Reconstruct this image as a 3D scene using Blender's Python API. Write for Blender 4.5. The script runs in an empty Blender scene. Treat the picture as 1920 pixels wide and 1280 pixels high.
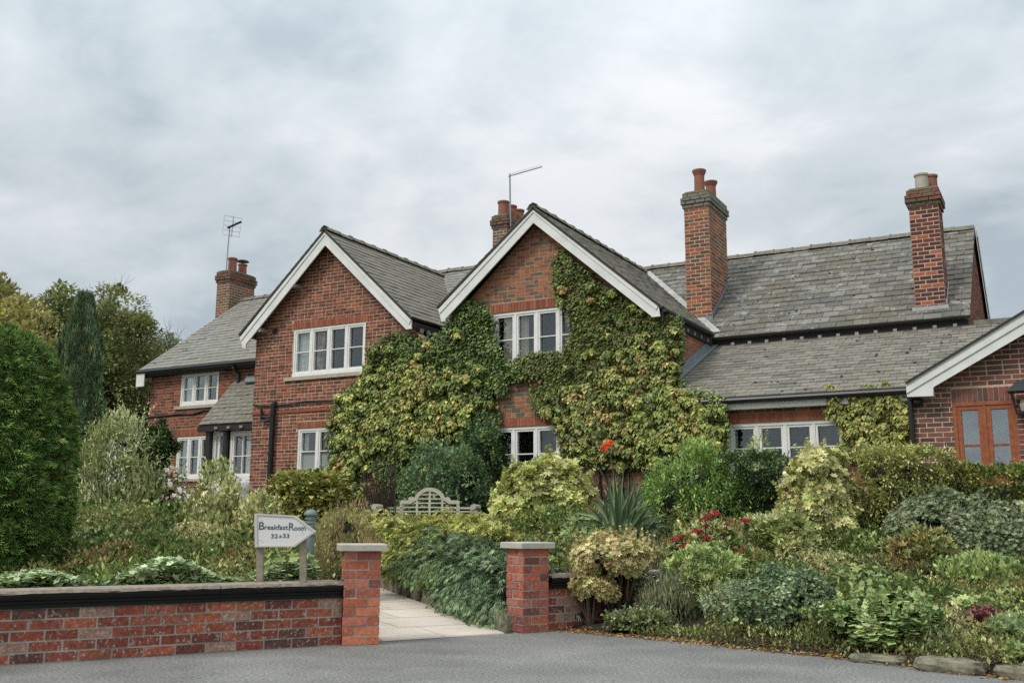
import bpy, math, random
import numpy as np
from mathutils import Vector, Matrix

# ------------------------------------------------------------------ camera
# World axes: x runs along the house front (to the right), y away from the road, z up; road at z = 0.
FOC, PIT, ROL, YAW = 1860.75, 0.1794326, 0.0041713, -0.5095105
EYE = np.array([0, 0, 1.0])
_F = np.array([0, math.cos(PIT), math.sin(PIT)]); _U = np.array([0, -math.sin(PIT), math.cos(PIT)]); _R = np.array([1.0, 0, 0])
_c, _s = math.cos(ROL), math.sin(ROL)
_R, _U = _c * _R + _s * _U, -_s * _R + _c * _U
_M = np.array([[math.cos(YAW), math.sin(YAW), 0], [-math.sin(YAW), math.cos(YAW), 0], [0, 0, 1]])
CR, CU, CF = _M @ _R, _M @ _U, _M @ _F
FH = _M @ np.array([0, 1.0, 0]); RH = _M @ np.array([1.0, 0, 0])
S = bpy.context.scene
cam = bpy.data.cameras.new('camera'); camo = bpy.data.objects.new('camera', cam); S.collection.objects.link(camo)
cam.sensor_width = 36; cam.lens = FOC / 1920 * 36; cam.clip_end = 2000; cam.clip_start = 0.05
mw = Matrix.Identity(4)
for i in range(3):
    mw[i][0] = CR[i]; mw[i][1] = CU[i]; mw[i][2] = -CF[i]; mw[i][3] = EYE[i]
camo.matrix_world = mw
S.camera = camo

# ------------------------------------------------------------------ world and light
S.view_settings.view_transform = 'Standard'; S.view_settings.look = 'None'
S.view_settings.gamma = 1; S.view_settings.exposure = 0.38; S.view_settings.use_curve_mapping = False
SUN_EL, SUN_AZ = math.radians(48), math.radians(205)      # azimuth from +y, clockwise
w = bpy.data.worlds.new("World"); S.world = w; w.use_nodes = True
nt = w.node_tree; nt.nodes.clear()
def N(t, tree=None, **kw):
    n = (tree or nt).nodes.new(t)
    for k, v in kw.items(): setattr(n, k, v)
    return n
out = N('ShaderNodeOutputWorld'); sky = N('ShaderNodeTexSky', sky_type='NISHITA', sun_disc=False)
sky.sun_elevation = SUN_EL; sky.sun_rotation = SUN_AZ
bg1 = N('ShaderNodeBackground'); bg1.inputs[1].default_value = 0.10; nt.links.new(sky.outputs[0], bg1.inputs[0])
tc = N('ShaderNodeTexCoord')
sep = N('ShaderNodeSeparateXYZ'); nt.links.new(tc.outputs['Generated'], sep.inputs[0])
# cloud layer: project the direction on a flat cloud deck so that clouds flatten towards the horizon
zc = N('ShaderNodeMath', operation='MAXIMUM'); zc.inputs[1].default_value = 0.0; nt.links.new(sep.outputs[2], zc.inputs[0])
za = N('ShaderNodeMath', operation='ADD'); za.inputs[1].default_value = 0.32; nt.links.new(zc.outputs[0], za.inputs[0])
dv = N('ShaderNodeVectorMath', operation='DIVIDE'); cmb = N('ShaderNodeCombineXYZ')
for i in range(3): nt.links.new(za.outputs[0], cmb.inputs[i])
nt.links.new(tc.outputs['Generated'], dv.inputs[0]); nt.links.new(cmb.outputs[0], dv.inputs[1])
mp = N('ShaderNodeMapping'); mp.inputs['Rotation'].default_value = (0, 0, 0.9); mp.inputs['Scale'].default_value = (1.25, 1.5, 1.25)
mp.inputs['Location'].default_value = (2.3, 0.4, 0)
nt.links.new(dv.outputs[0], mp.inputs[0])
n1 = N('ShaderNodeTexNoise'); n1.inputs['Scale'].default_value = 1.25; n1.inputs['Detail'].default_value = 5; n1.inputs['Roughness'].default_value = 0.5; n1.inputs['Distortion'].default_value = 0.6
n2 = N('ShaderNodeTexNoise'); n2.inputs['Scale'].default_value = 4.0; n2.inputs['Detail'].default_value = 6; n2.inputs['Roughness'].default_value = 0.55; n2.inputs['Distortion'].default_value = 0.3
nt.links.new(mp.outputs[0], n1.inputs['Vector']); nt.links.new(mp.outputs[0], n2.inputs['Vector'])
mx = N('ShaderNodeMix', data_type='FLOAT'); mx.inputs[0].default_value = 0.3
nt.links.new(n1.outputs[0], mx.inputs[2]); nt.links.new(n2.outputs[0], mx.inputs[3])
rp = N('ShaderNodeValToRGB'); cr = rp.color_ramp; cr.interpolation = 'B_SPLINE'
def lin(r, g, b):
    f = lambda c: (c / 255) / 12.92 if c <= 10 else ((c / 255 + 0.055) / 1.055) ** 2.4
    return (f(r), f(g), f(b), 1)
cr.elements[0].position = 0.39; cr.elements[0].color = lin(168, 179, 186)
cr.elements[1].position = 0.62; cr.elements[1].color = lin(226, 228, 230)
for p, col in ((0.44, lin(184, 194, 200)), (0.50, lin(198, 206, 211)), (0.56, lin(208, 214, 218))):
    e = cr.elements.new(p); e.color = col
nt.links.new(mx.outputs[0], rp.inputs[0])
# overcast dome: the zenith is brighter than the horizon (CIE overcast sky)
gm = N('ShaderNodeMapRange'); gm.inputs[1].default_value = 0.30; gm.inputs[2].default_value = 1.0; gm.inputs[3].default_value = 0.86; gm.inputs[4].default_value = 1.9
nt.links.new(zc.outputs[0], gm.inputs[0])
bg2 = N('ShaderNodeBackground'); nt.links.new(rp.outputs[0], bg2.inputs[0]); nt.links.new(gm.outputs[0], bg2.inputs[1])
ms = N('ShaderNodeMixShader'); ms.inputs[0].default_value = 0.94
nt.links.new(bg1.outputs[0], ms.inputs[1]); nt.links.new(bg2.outputs[0], ms.inputs[2]); nt.links.new(ms.outputs[0], out.inputs[0])
sl = bpy.data.lights.new('sun', 'SUN'); sl.energy = 1.5; sl.angle = math.radians(14); sl.color = (1.0, 0.96, 0.9)
so = bpy.data.objects.new('sun', sl); S.collection.objects.link(so)
sd = Vector((math.sin(SUN_AZ) * math.cos(SUN_EL), math.cos(SUN_AZ) * math.cos(SUN_EL), math.sin(SUN_EL)))
so.rotation_euler = sd.to_track_quat('Z', 'Y').to_euler(); so.location = (0, 0, 30)

# ------------------------------------------------------------------ measuring helpers
def ray(x, y): return (x - 960) / FOC * CR + (640 - y) / FOC * CU + CF
def PV(x, y, v): d = ray(x, y); return EYE + d * v / d[1]
def PU(x, y, u): d = ray(x, y); return EYE + d * u / d[0]
def PZ(x, y, z): d = ray(x, y); return EYE + d * (z - 1) / d[2]
def PD(x, y, Y): d = ray(x, y); return EYE + d * Y / (d @ FH)
def prj(P):
    q = np.atleast_2d(P) - EYE; z = q @ CF
    return np.stack([960 + FOC * (q @ CR) / z, 640 - FOC * (q @ CU) / z], 1)
def plane_hit(x, y, v0, z0, k):                       # plane z = z0 + k (v - v0)
    d = ray(x, y); t = (z0 - k * v0 - 1) / (d[2] - k * d[1]); return EYE + d * t
def W(X, Y, z=0.0): return RH * X + FH * Y + np.array([0, 0, z])
rng = np.random.default_rng(7); random.seed(7)

# ------------------------------------------------------------------ object helpers
BASE = {}
def link(o): S.collection.objects.link(o); return o
def tag(o, label=None, cat=None, group=None, kind=None):
    if label: o['label'] = label
    if cat: o['category'] = cat
    if group: o['group'] = group
    if kind: o['kind'] = kind
    return o
def thing(name, base, label, cat, group=None, kind=None):
    o = link(bpy.data.objects.new(name, None)); o.location = base; o.empty_display_size = 0.2
    BASE[o.name] = np.array(base, float); return tag(o, label, cat, group, kind)
def mesh_np(name, V, F, mat, cols=None, smooth=False, rnd=None):
    me = bpy.data.meshes.new(name)
    V = np.asarray(V, float)
    if isinstance(F, np.ndarray):
        k = F.shape[1]; nf = len(F)
        me.vertices.add(len(V)); me.vertices.foreach_set('co', V.ravel())
        me.loops.add(nf * k); me.loops.foreach_set('vertex_index', F.ravel().astype(np.int32))
        me.polygons.add(nf); me.polygons.foreach_set('loop_start', np.arange(0, nf * k, k, dtype=np.int32))
        me.polygons.foreach_set('loop_total', np.full(nf, k, dtype=np.int32))
    else:
        me.from_pydata(V.tolist(), [], F)
    if cols is not None:
        a = me.attributes.new('Col', 'FLOAT_COLOR', 'POINT')
        c4 = np.ones((len(V), 4)); c4[:, :3] = cols; a.data.foreach_set('color', c4.ravel())
    if rnd is not None:
        a = me.attributes.new('rnd', 'FLOAT', 'POINT'); a.data.foreach_set('value', np.asarray(rnd, float))
    if smooth: me.polygons.foreach_set('use_smooth', np.ones(len(me.polygons), bool))
    me.update(calc_edges=True)
    if mat: me.materials.append(mat)
    return me
def mk(name, V, F, mat, parent=None, cols=None, smooth=False, rnd=None, label=None, cat=None, group=None, kind=None, base=None):
    V = np.asarray(V, float)
    if parent is not None: off = BASE[parent.name]
    else: off = np.array(base, float) if base is not None else np.array([V[:, 0].mean(), V[:, 1].mean(), V[:, 2].min()])
    o = bpy.data.objects.new(name, mesh_np(name, V - off, F, mat, cols, smooth, rnd)); link(o)
    if parent is not None: o.parent = parent
    else: o.location = off
    BASE[o.name] = off
    return tag(o, label, cat, group, kind)
class MB:
    def __init__(s): s.V = []; s.F = []
    def add(s, V, F):
        n = len(s.V); s.V += [tuple(map(float, v)) for v in V]; s.F += [[i + n for i in f] for f in F]; return s
    def box(s, c, ax, ay, az):            # centre and three half vectors
        c, ax, ay, az = map(lambda q: np.array(q, float), (c, ax, ay, az))
        V = [c + i * ax + j * ay + k * az for k in (-1, 1) for j in (-1, 1) for i in (-1, 1)]
        return s.add(V, [(0, 2, 3, 1), (4, 5, 7, 6), (0, 1, 5, 4), (2, 6, 7, 3), (0, 4, 6, 2), (1, 3, 7, 5)])
    def bb(s, a, b):
        a, b = np.array(a, float), np.array(b, float); h = (b - a) / 2
        return s.box((a + b) / 2, (h[0], 0, 0), (0, h[1], 0), (0, 0, h[2]))
    def tube(s, pts, rad, n=8, cap=True):
        pts = [np.array(p, float) for p in pts]
        if not hasattr(rad, '__len__'): rad = [rad] * len(pts)
        V = []; ref = None
        for i, p in enumerate(pts):
            t = pts[min(i + 1, len(pts) - 1)] - pts[max(i - 1, 0)]; t = t / (np.linalg.norm(t) + 1e-9)
            if ref is None: ref = np.cross(t, (0, 0, 1)) if abs(t[2]) < .9 else np.cross(t, (1, 0, 0))
            a = ref - t * (ref @ t); a /= np.linalg.norm(a) + 1e-9; ref = a; b = np.cross(t, a)
            for k in range(n):
                q = 2 * math.pi * k / n; V.append(p + rad[i] * (math.cos(q) * a + math.sin(q) * b))
        F = [(i * n + k, i * n + (k + 1) % n, (i + 1) * n + (k + 1) % n, (i + 1) * n + k) for i in range(len(pts) - 1) for k in range(n)]
        if cap: F += [tuple(range(n))[::-1], tuple((len(pts) - 1) * n + k for k in range(n))]
        return s.add(V, F)
    def lathe(s, c, prof, n=20):           # prof: (r, z)
        c = np.array(c, float); V = []
        for r, z in prof:
            for k in range(n):
                q = 2 * math.pi * k / n; V.append(c + (r * math.cos(q), r * math.sin(q), z))
        F = [(i * n + k, i * n + (k + 1) % n, (i + 1) * n + (k + 1) % n, (i + 1) * n + k) for i in range(len(prof) - 1) for k in range(n)]
        F += [tuple(range(n))[::-1], tuple((len(prof) - 1) * n + k for k in range(n))]
        return s.add(V, F)
    def prism(s, poly, d):                 # planar 3-D polygon pushed along vector d
        n = len(poly); poly = [np.array(p, float) for p in poly]; d = np.array(d, float)
        V = poly + [p + d for p in poly]
        return s.add(V, [tuple(range(n))[::-1], tuple(range(n, 2 * n))] + [(i, (i + 1) % n, n + (i + 1) % n, n + i) for i in range(n)])
    def build(s, name, mat, parent=None, **k): return mk(name, s.V, s.F, mat, parent, **k)

class Frame:
    def __init__(s, O, Sx, Tx):
        s.O = np.array(O, float); s.S = np.array(Sx, float) / np.linalg.norm(Sx); T = np.array(Tx, float)
        s.N = np.cross(s.S, T); s.N /= np.linalg.norm(s.N); s.T = np.cross(s.N, s.S)
    def w(s, a): a = np.atleast_2d(a); return s.O + a[:, :1] * s.S + a[:, 1:2] * s.T + (a[:, 2:3] * s.N if a.shape[1] > 2 else 0)
    def st(s, P): P = np.atleast_2d(P) - s.O; return np.stack([P @ s.S, P @ s.T], 1)
    def mat(s, a, b, n=0):
        m = Matrix.Identity(4); o = s.O + a * s.S + b * s.T + n * s.N
        for i in range(3): m[i][0] = s.S[i]; m[i][1] = s.T[i]; m[i][2] = s.N[i]; m[i][3] = o[i]
        return m

def ccw(p):
    a = sum(p[i][0] * p[(i + 1) % len(p)][1] - p[(i + 1) % len(p)][0] * p[i][1] for i in range(len(p)))
    return list(p) if a > 0 else list(p)[::-1]
def clip(poly, conv):
    conv = ccw(conv); out = [tuple(p) for p in poly]
    for i in range(len(conv)):
        a = conv[i]; b = conv[(i + 1) % len(conv)]; ex, ey = b[0] - a[0], b[1] - a[1]
        d = lambda p: ex * (p[1] - a[1]) - ey * (p[0] - a[0])
        new = []
        for j in range(len(out)):
            p, q = out[j], out[(j + 1) % len(out)]; dp, dq = d(p), d(q)
            if dp >= 0: new.append(p)
            if dp * dq < 0:
                t = dp / (dp - dq); new.append((p[0] + t * (q[0] - p[0]), p[1] + t * (q[1] - p[1])))
        out = new
        if len(out) < 3: return []
    r = [out[0]]
    for p in out[1:]:
        if abs(p[0] - r[-1][0]) + abs(p[1] - r[-1][1]) > 1e-4: r.append(p)
    if len(r) < 3: return []
    a = abs(sum(r[i][0] * r[(i + 1) % len(r)][1] - r[(i + 1) % len(r)][0] * r[i][1] for i in range(len(r)))) / 2
    return ccw(r) if a > 2e-4 else []
def inpoly(P, poly):
    P = np.atleast_2d(P); c = np.zeros(len(P), bool); n = len(poly)
    for i in range(n):
        x1, y1 = poly[i]; x2, y2 = poly[(i + 1) % n]
        m = ((y1 > P[:, 1]) != (y2 > P[:, 1]))
        xi = (x2 - x1) * (P[:, 1] - y1) / ((y2 - y1) if y2 != y1 else 1e-9) + x1
        c ^= m & (P[:, 0] < xi)
    return c

# ------------------------------------------------------------------ pieces (bricks, slates, flags, stones)
PIECES = []
def piece(thing_, parent, name, fr, poly, n0, n1, mat, tilt=0.0, rnd=None):
    """poly in frame coords; front at n1 (plus tilt*t drop towards the top), no back"""
    a0, b0 = min(p[0] for p in poly), min(p[1] for p in poly)
    PIECES.append((thing_, parent, name, fr, a0, b0, [(round(p[0] - a0, 4), round(p[1] - b0, 4)) for p in poly], n0, n1, mat, tilt, random.random() if rnd is None else rnd))
def piece_mesh(poly, n0, n1, tilt):
    n = len(poly)
    cx = sum(p[0] for p in poly) / n; cy = sum(p[1] for p in poly) / n
    bev = 0.0025
    V = [(p[0], p[1], n0) for p in poly] + [(p[0] + (cx - p[0]) * bev / .1, p[1] + (cy - p[1]) * bev / .04, n1 - tilt * p[1]) for p in poly]
    F = [tuple(range(n, 2 * n))] + [(i, (i + 1) % n, n + (i + 1) % n, n + i) for i in range(n)]
    return V, F
IVY = []          # picture-space outlines where climbing plants hide what is behind
def flush_pieces(limit=296):
    groups = {}
    for p in PIECES: groups.setdefault((p[0].name, p[2]), []).append(p)
    cache = {}
    for key, lst in groups.items():
        sc = []
        for p in lst:
            fr = p[3]; c = fr.w([p[4] + .1, p[5] + .03, 0])[0]; q = prj(c)[0]
            ok = -5 < q[0] < 1925 and -5 < q[1] < 1285 and (c - EYE) @ CF > 0 and (EYE - c) @ fr.N > 0.0
            if ok and any(inpoly(q, iv)[0] for iv in IVY): ok = False
            if ok and q[1] > 900 and c[1] > 15: ok = False
            wpx = max(a for a, b in p[6]) * FOC / ((c - EYE) @ CF) * abs(fr.S @ CR) if ok else 0
            sc.append(wpx if ok else -1)
        order = sorted(range(len(lst)), key=lambda i: -sc[i])
        single = set(i for i in order[:limit] if sc[i] > 7)
        rest = {}
        for i, p in enumerate(lst):
            th, par, name, fr, a0, b0, poly, n0, n1, mat, tilt, rd = p
            if i in single:
                k = (name, tuple(poly), round(n1, 3), round(n0, 3), tilt, mat.name)
                if k not in cache:
                    V, F = piece_mesh(poly, n0, round(n1, 3), tilt); cache[k] = mesh_np(name, V, F, mat)
                o = link(bpy.data.objects.new(name, cache[k])); o.parent = par
                m = fr.mat(a0, b0); b = BASE[par.name]
                for j in range(3): m[j][3] -= b[j]
                o.matrix_basis = m
            else:
                g = rest.setdefault((par.name, mat.name), [par, mat, MB(), []])
                V, F = piece_mesh(poly, n0, n1, tilt); V = fr.w([(v[0] + a0, v[1] + b0, v[2]) for v in V])
                g[2].add(V, F); g[3] += [rd] * len(V)
        for (pn, mn), (par, mat, mb, rd) in rest.items():
            o = mb.build(lst[0][2], mat, par, rnd=rd)
            o['kind'] = 'stuff'

def wall_mesh(fr, poly, holes, thick, mat, name, parent, **k):
    """slab with rectangular holes; poly convex in frame coords"""
    xs = sorted(set([min(p[0] for p in poly), max(p[0] for p in poly)] + [h[i] for h in holes for i in (0, 1)]))
    mb = MB()
    for a, b in zip(xs[:-1], xs[1:]):
        if b - a < 1e-4: continue
        zs = [-50]; hs = sorted([h for h in holes if h[0] < b - 1e-5 and h[1] > a + 1e-5], key=lambda h: h[2])
        segs = []; z = -50
        for h in hs: segs.append((z, h[2])); z = h[3]
        segs.append((z, 50))
        for z0, z1 in segs:
            q = clip([(a, z0), (b, z0), (b, z1), (a, z1)], poly)
            if q: mb.prism(fr.w([(p[0], p[1], -thick) for p in q]), fr.N * thick)
    return mb.build(name, mat, parent, **k)

def brick_fill(th, parent, fr, poly, holes, mat, L=.212, H=.080, joint=.014, proud=.006, phase=0.0, headers=.34, z0=None):
    x0, x1 = min(p[0] for p in poly), max(p[0] for p in poly); y0, y1 = min(p[1] for p in poly), max(p[1] for p in poly)
    if z0 is not None: y0 = z0
    r = 0; y = y0
    while y < y1:
        x = x0 - random.random() * .02 - (L / 2 if r % 2 else 0) - phase
        wob = random.uniform(-.002, .002)
        while x < x1:
            l = L if random.random() > headers else L / 2
            rects = [(x + joint / 2, x + l - joint / 2)]
            ya, yb = y + joint / 2 + wob, y + H - joint / 2 + wob
            for h in holes:
                if h[2] < yb and h[3] > ya:
                    nr = []
                    for a, b in rects:
                        if b <= h[0] or a >= h[1]: nr.append((a, b)); continue
                        if a < h[0] - .02: nr.append((a, h[0]))
                        if b > h[1] + .02: nr.append((h[1], b))
                    rects = nr
                    if h[3] < yb - .015:          # a cut course sits on the lintel
                        a, b = max(h[0], x + joint / 2), min(h[1], x + l - joint / 2)
                        if b - a > .03:
                            q = clip([(a, h[3] + .006), (b, h[3] + .006), (b, yb), (a, yb)], poly)
                            if q: piece(th, parent, 'brick', fr, q, -.01, proud, mat)
            for a, b in rects:
                if b - a < .02: continue
                q = [(a, ya), (b, ya), (b, yb), (a, yb)]
                if not (inpoly([(a, ya), (b, yb), (a, yb), (b, ya)], poly).all()): q = clip(q, poly)
                if q:
                    piece(th, parent, 'brick', fr, q, -.01, proud + random.choice((-.003, -.0015, 0, .0015, .003)), mat)
            x += l
        y += H; r += 1
def soldiers(th, parent, fr, x0, x1, z0, h, mat, w=.075, name='brick', rise=0.0):
    n = max(1, round((x1 - x0) / w)); ww = (x1 - x0) / n
    for i in range(n):
        a = x0 + i * ww; k = rise * (1 - ((i + .5) / n * 2 - 1) ** 2)
        piece(th, parent, name, fr, [(a + .004, z0 + k), (a + ww - .004, z0 + k), (a + ww - .004, z0 + h + k), (a + .004, z0 + h + k)], -.01, .010, mat)

def slate_fill(th, parent, fr, poly, mat, w=.27, e=.21, thick=.012, lift=.016, var=.0):
    x0, x1 = min(p[0] for p in poly), max(p[0] for p in poly); y0, y1 = min(p[1] for p in poly), max(p[1] for p in poly)
    r = 0; y = y0
    while y < y1:
        x = x0 - (w / 2 if r % 2 else 0) - random.random() * .03
        while x < x1:
            ww = w * random.uniform(1 - var, 1 + var)
            dy = random.uniform(-.006, .006)
            if random.random() < .03: dy -= .02
            q = clip([(x + .003, y - dy), (x + ww - .003, y - dy), (x + ww - .003, y + e + .03), (x + .003, y + e + .03)], poly)
            if q: piece(th, parent, 'slate', fr, q, 0.0, lift + random.choice((-.003, 0, 0, .003)), mat, tilt=(lift) / (e + .03))
            x += ww
        y += e; r += 1

# ------------------------------------------------------------------ materials
def newmat(name):
    m = bpy.data.materials.new(name); m.use_nodes = True; t = m.node_tree
    return m, t, t.nodes['Principled BSDF']
def simple(name, col, rough=.6, metal=0, noise=.0, nscale=8, bump=0, spec=.5, col2=None, trans=0):
    m, t, b = newmat(name); b.inputs['Roughness'].default_value = rough; b.inputs['Metallic'].default_value = metal
    b.inputs['Specular IOR Level'].default_value = spec
    g = t.nodes.new('ShaderNodeNewGeometry')
    n = t.nodes.new('ShaderNodeTexNoise'); n.inputs['Scale'].default_value = nscale; n.inputs['Detail'].default_value = 6; n.inputs['Roughness'].default_value = .65
    t.links.new(g.outputs['Position'], n.inputs['Vector'])
    if noise or col2:
        r = t.nodes.new('ShaderNodeValToRGB'); c2 = col2 or tuple(c * (1 - noise) for c in col[:3]) + (1,)
        r.color_ramp.elements[0].position = .35; r.color_ramp.elements[0].color = tuple(c2[:3]) + (1,)
        r.color_ramp.elements[1].position = .62; r.color_ramp.elements[1].color = tuple(col[:3]) + (1,)
        t.links.new(n.outputs[0], r.inputs[0]); t.links.new(r.outputs[0], b.inputs['Base Color'])
    else: b.inputs['Base Color'].default_value = tuple(col[:3]) + (1,)
    if bump:
        bp = t.nodes.new('ShaderNodeBump'); bp.inputs['Strength'].default_value = bump; bp.inputs['Distance'].default_value = .01
        t.links.new(n.outputs[0], bp.inputs['Height']); t.links.new(bp.outputs[0], b.inputs['Normal'])
    return m
def piecemat(name, stops, rough=.85, mott=.35, mscale=22, white=0.0, big=None, bigscale=.8, bigamt=.5, white_col=(.55, .5, .46), bump=.5, streak=None, spec=.3):
    """colour of each piece from its own random number, plus mottling in world space"""
    m, t, b = newmat(name); L = t.links.new
    b.inputs['Roughness'].default_value = rough; b.inputs['Specular IOR Level'].default_value = spec
    oi = t.nodes.new('ShaderNodeObjectInfo'); at = t.nodes.new('ShaderNodeAttribute'); at.attribute_name = 'rnd'
    ad = t.nodes.new('ShaderNodeMath'); ad.operation = 'ADD'; fr_ = t.nodes.new('ShaderNodeMath'); fr_.operation = 'FRACT'
    L(oi.outputs['Random'], ad.inputs[0]); L(at.outputs['Fac'], ad.inputs[1]); L(ad.outputs[0], fr_.inputs[0])
    r = t.nodes.new('ShaderNodeValToRGB'); r.color_ramp.interpolation = 'CONSTANT' if len(stops) > 5 else 'LINEAR'
    el = r.color_ramp.elements
    for i, c in enumerate(stops):
        p = i / len(stops) if len(stops) > 5 else i / (len(stops) - 1)
        if i == 0: el[0].position = 0; el[0].color = c
        elif i == 1: el[1].position = p; el[1].color = c
        else: e = el.new(p); e.color = c
    L(fr_.outputs[0], r.inputs[0])
    g = t.nodes.new('ShaderNodeNewGeometry')
    n = t.nodes.new('ShaderNodeTexNoise'); n.inputs['Scale'].default_value = mscale; n.inputs['Detail'].default_value = 8; n.inputs['Roughness'].default_value = .7
    L(g.outputs['Position'], n.inputs['Vector'])
    mr = t.nodes.new('ShaderNodeMapRange'); mr.inputs[1].default_value = .3; mr.inputs[2].default_value = .7
    mr.inputs[3].default_value = 1 - mott; mr.inputs[4].default_value = 1 + mott * .6; L(n.outputs[0], mr.inputs[0])
    vm = t.nodes.new('ShaderNodeVectorMath'); vm.operation = 'SCALE'; L(r.outputs[0], vm.inputs[0]); L(mr.outputs[0], vm.inputs['Scale'])
    cur = vm.outputs[0]
    def mixin(scale, lo, hi, col, amt, stretch=None):
        nonlocal cur
        nn = t.nodes.new('ShaderNodeTexNoise'); nn.inputs['Scale'].default_value = scale; nn.inputs['Detail'].default_value = 6; nn.inputs['Roughness'].default_value = .6
        if stretch:
            mpp = t.nodes.new('ShaderNodeMapping'); mpp.inputs['Scale'].default_value = stretch; L(g.outputs['Position'], mpp.inputs[0]); L(mpp.outputs[0], nn.inputs['Vector'])
        else: L(g.outputs['Position'], nn.inputs['Vector'])
        q = t.nodes.new('ShaderNodeMapRange'); q.inputs[1].default_value = lo; q.inputs[2].default_value = hi; q.inputs[4].default_value = amt; L(nn.outputs[0], q.inputs[0])
        mm = t.nodes.new('ShaderNodeMix'); mm.data_type = 'RGBA'; L(q.outputs[0], mm.inputs[0]); L(cur, mm.inputs[6]); mm.inputs[7].default_value = tuple(col[:3]) + (1,)
        cur = mm.outputs[2]
    if big: mixin(bigscale, .45, .65, big, bigamt)
    if streak:
        mixin(2.0, .5, .68, streak[0], streak[1], streak[2])
        if len(streak) > 3: mixin(2.7, .56, .66, streak[3], .55, (1.9, 1.9, .16))
    if white: mixin(38, .56, .66, white_col, white)
    L(cur, b.inputs['Base Color'])
    if bump:
        bp = t.nodes.new('ShaderNodeBump'); bp.inputs['Strength'].default_value = bump; bp.inputs['Distance'].default_value = .006
        L(n.outputs[0], bp.inputs['Height']); L(bp.outputs[0], b.inputs['Normal'])
    return m
def S3(r, g, b, k=1.0):
    c = lin(r, g, b); m_ = .3 * c[0] + .55 * c[1] + .15 * c[2]
    return tuple((v * .95 + m_ * .05) * k for v in c[:3]) + (1,)
KB = 1.1
BR_OLD = piecemat('old_red_brick', [S3(*c, KB) for c in ((120, 68, 51), (139, 79, 57), (102, 62, 48), (129, 73, 53), (157, 92, 61), (110, 64, 49), (143, 81, 59), (90, 62, 51), (135, 81, 61), (118, 73, 57))], mott=.4, big=S3(92, 72, 62), bigamt=.25)
BR_MOT = piecemat('mottled_brick', [S3(*c, KB) for c in ((147, 92, 65), (161, 103, 75), (110, 92, 73), (137, 88, 67), (94, 92, 78), (153, 99, 71), (169, 110, 73), (123, 92, 71), (145, 101, 80))], mott=.4)
BR_LEFT = piecemat('weathered_brick', [S3(*c, KB) for c in ((125, 68, 47), (102, 62, 45), (147, 81, 53), (90, 59, 45), (135, 75, 51), (157, 92, 63))], mott=.5, big=S3(88, 60, 48), bigamt=.4)
BR_LINT = piecemat('lintel_brick', [S3(*c, KB) for c in ((155, 90, 63), (139, 79, 55), (163, 101, 73), (125, 73, 55))], mott=.3)
BR_ANX = piecemat('annexe_brick', [S3(*c, KB) for c in ((112, 70, 62), (98, 64, 60), (126, 76, 66), (104, 74, 68), (84, 62, 60), (118, 80, 72), (92, 78, 72), (132, 84, 72))], mott=.3, big=S3(128, 108, 98), bigamt=.35)
BR_CH1 = piecemat('chimney_brick_mixed', [S3(*c, KB) for c in ((155, 88, 57), (90, 73, 59), (172, 103, 63), (108, 70, 53), (145, 86, 61), (102, 90, 71), (161, 92, 61), (123, 77, 57))], mott=.4, big=S3(96, 90, 76), bigamt=.5, bigscale=1.1)
BR_CH2 = piecemat('chimney_brick_dark', [S3(*c, KB) for c in ((84, 52, 46), (104, 60, 50), (74, 50, 46), (162, 92, 66), (94, 56, 48), (112, 62, 50), (80, 58, 52))], mott=.35)
BR_CH3 = piecemat('chimney_brick_lichen', [S3(*c, KB) for c in ((106, 84, 68), (126, 84, 68), (96, 84, 72), (118, 96, 80), (140, 84, 66), (88, 78, 68))], mott=.45, big=S3(104, 100, 84), bigamt=.4)
BR_WALL = piecemat('garden_wall_brick', [S3(*c, KB) for c in ((152, 78, 56), (134, 68, 52), (166, 88, 62), (114, 62, 50), (158, 90, 68), (142, 74, 56), (164, 128, 110), (174, 94, 64), (104, 68, 56), (148, 80, 60))], mott=.55, mscale=30, white=.75, white_col=(.5, .44, .40), big=S3(70, 52, 48), bigamt=.3, bigscale=6, bump=.8)
BR_PIL = piecemat('pillar_brick', [S3(*c, KB) for c in ((188, 103, 69), (172, 93, 65), (196, 115, 82), (150, 82, 67), (182, 107, 84), (164, 91, 69), (132, 74, 62))], mott=.35, mscale=26, white=.25, bump=.8)
BR_PIR = piecemat('right_pillar_brick', [S3(*c, KB) for c in ((164, 88, 66), (148, 80, 68), (176, 92, 64), (134, 76, 66), (170, 108, 92), (116, 72, 62), (156, 92, 76))], mott=.4, mscale=26, white=.3, bump=.8)
SL_LOW = piecemat('slate_brownish', [S3(*c) for c in ((126, 122, 108), (115, 111, 100), (136, 130, 117), (108, 104, 95), (125, 118, 105), (132, 127, 117))], rough=.7, mott=.25, mscale=14, big=S3(112, 106, 92), bigamt=.45, bigscale=.9, spec=.4, white=.12, white_col=(.42, .41, .37))
SL_UP = piecemat('slate_streaked', [S3(*c) for c in ((111, 108, 98), (99, 97, 88), (121, 118, 107), (105, 101, 89), (92, 91, 84), (126, 123, 113))], rough=.65, mott=.28, mscale=14, big=S3(98, 86, 64), bigamt=.62, bigscale=.8, streak=((.10, .098, .09), .55, (2.2, 2.2, .22), (.40, .395, .38)), spec=.4, white=.15, white_col=(.42, .41, .37))
SL_GAB = piecemat('slate_grey', [S3(*c) for c in ((126, 120, 106), (115, 110, 98), (132, 127, 115), (120, 116, 102))], rough=.7, mott=.25, mscale=12, big=S3(120, 114, 98), bigamt=.5, bigscale=1.0, spec=.35, white=.15, white_col=(.42, .41, .37))
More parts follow.
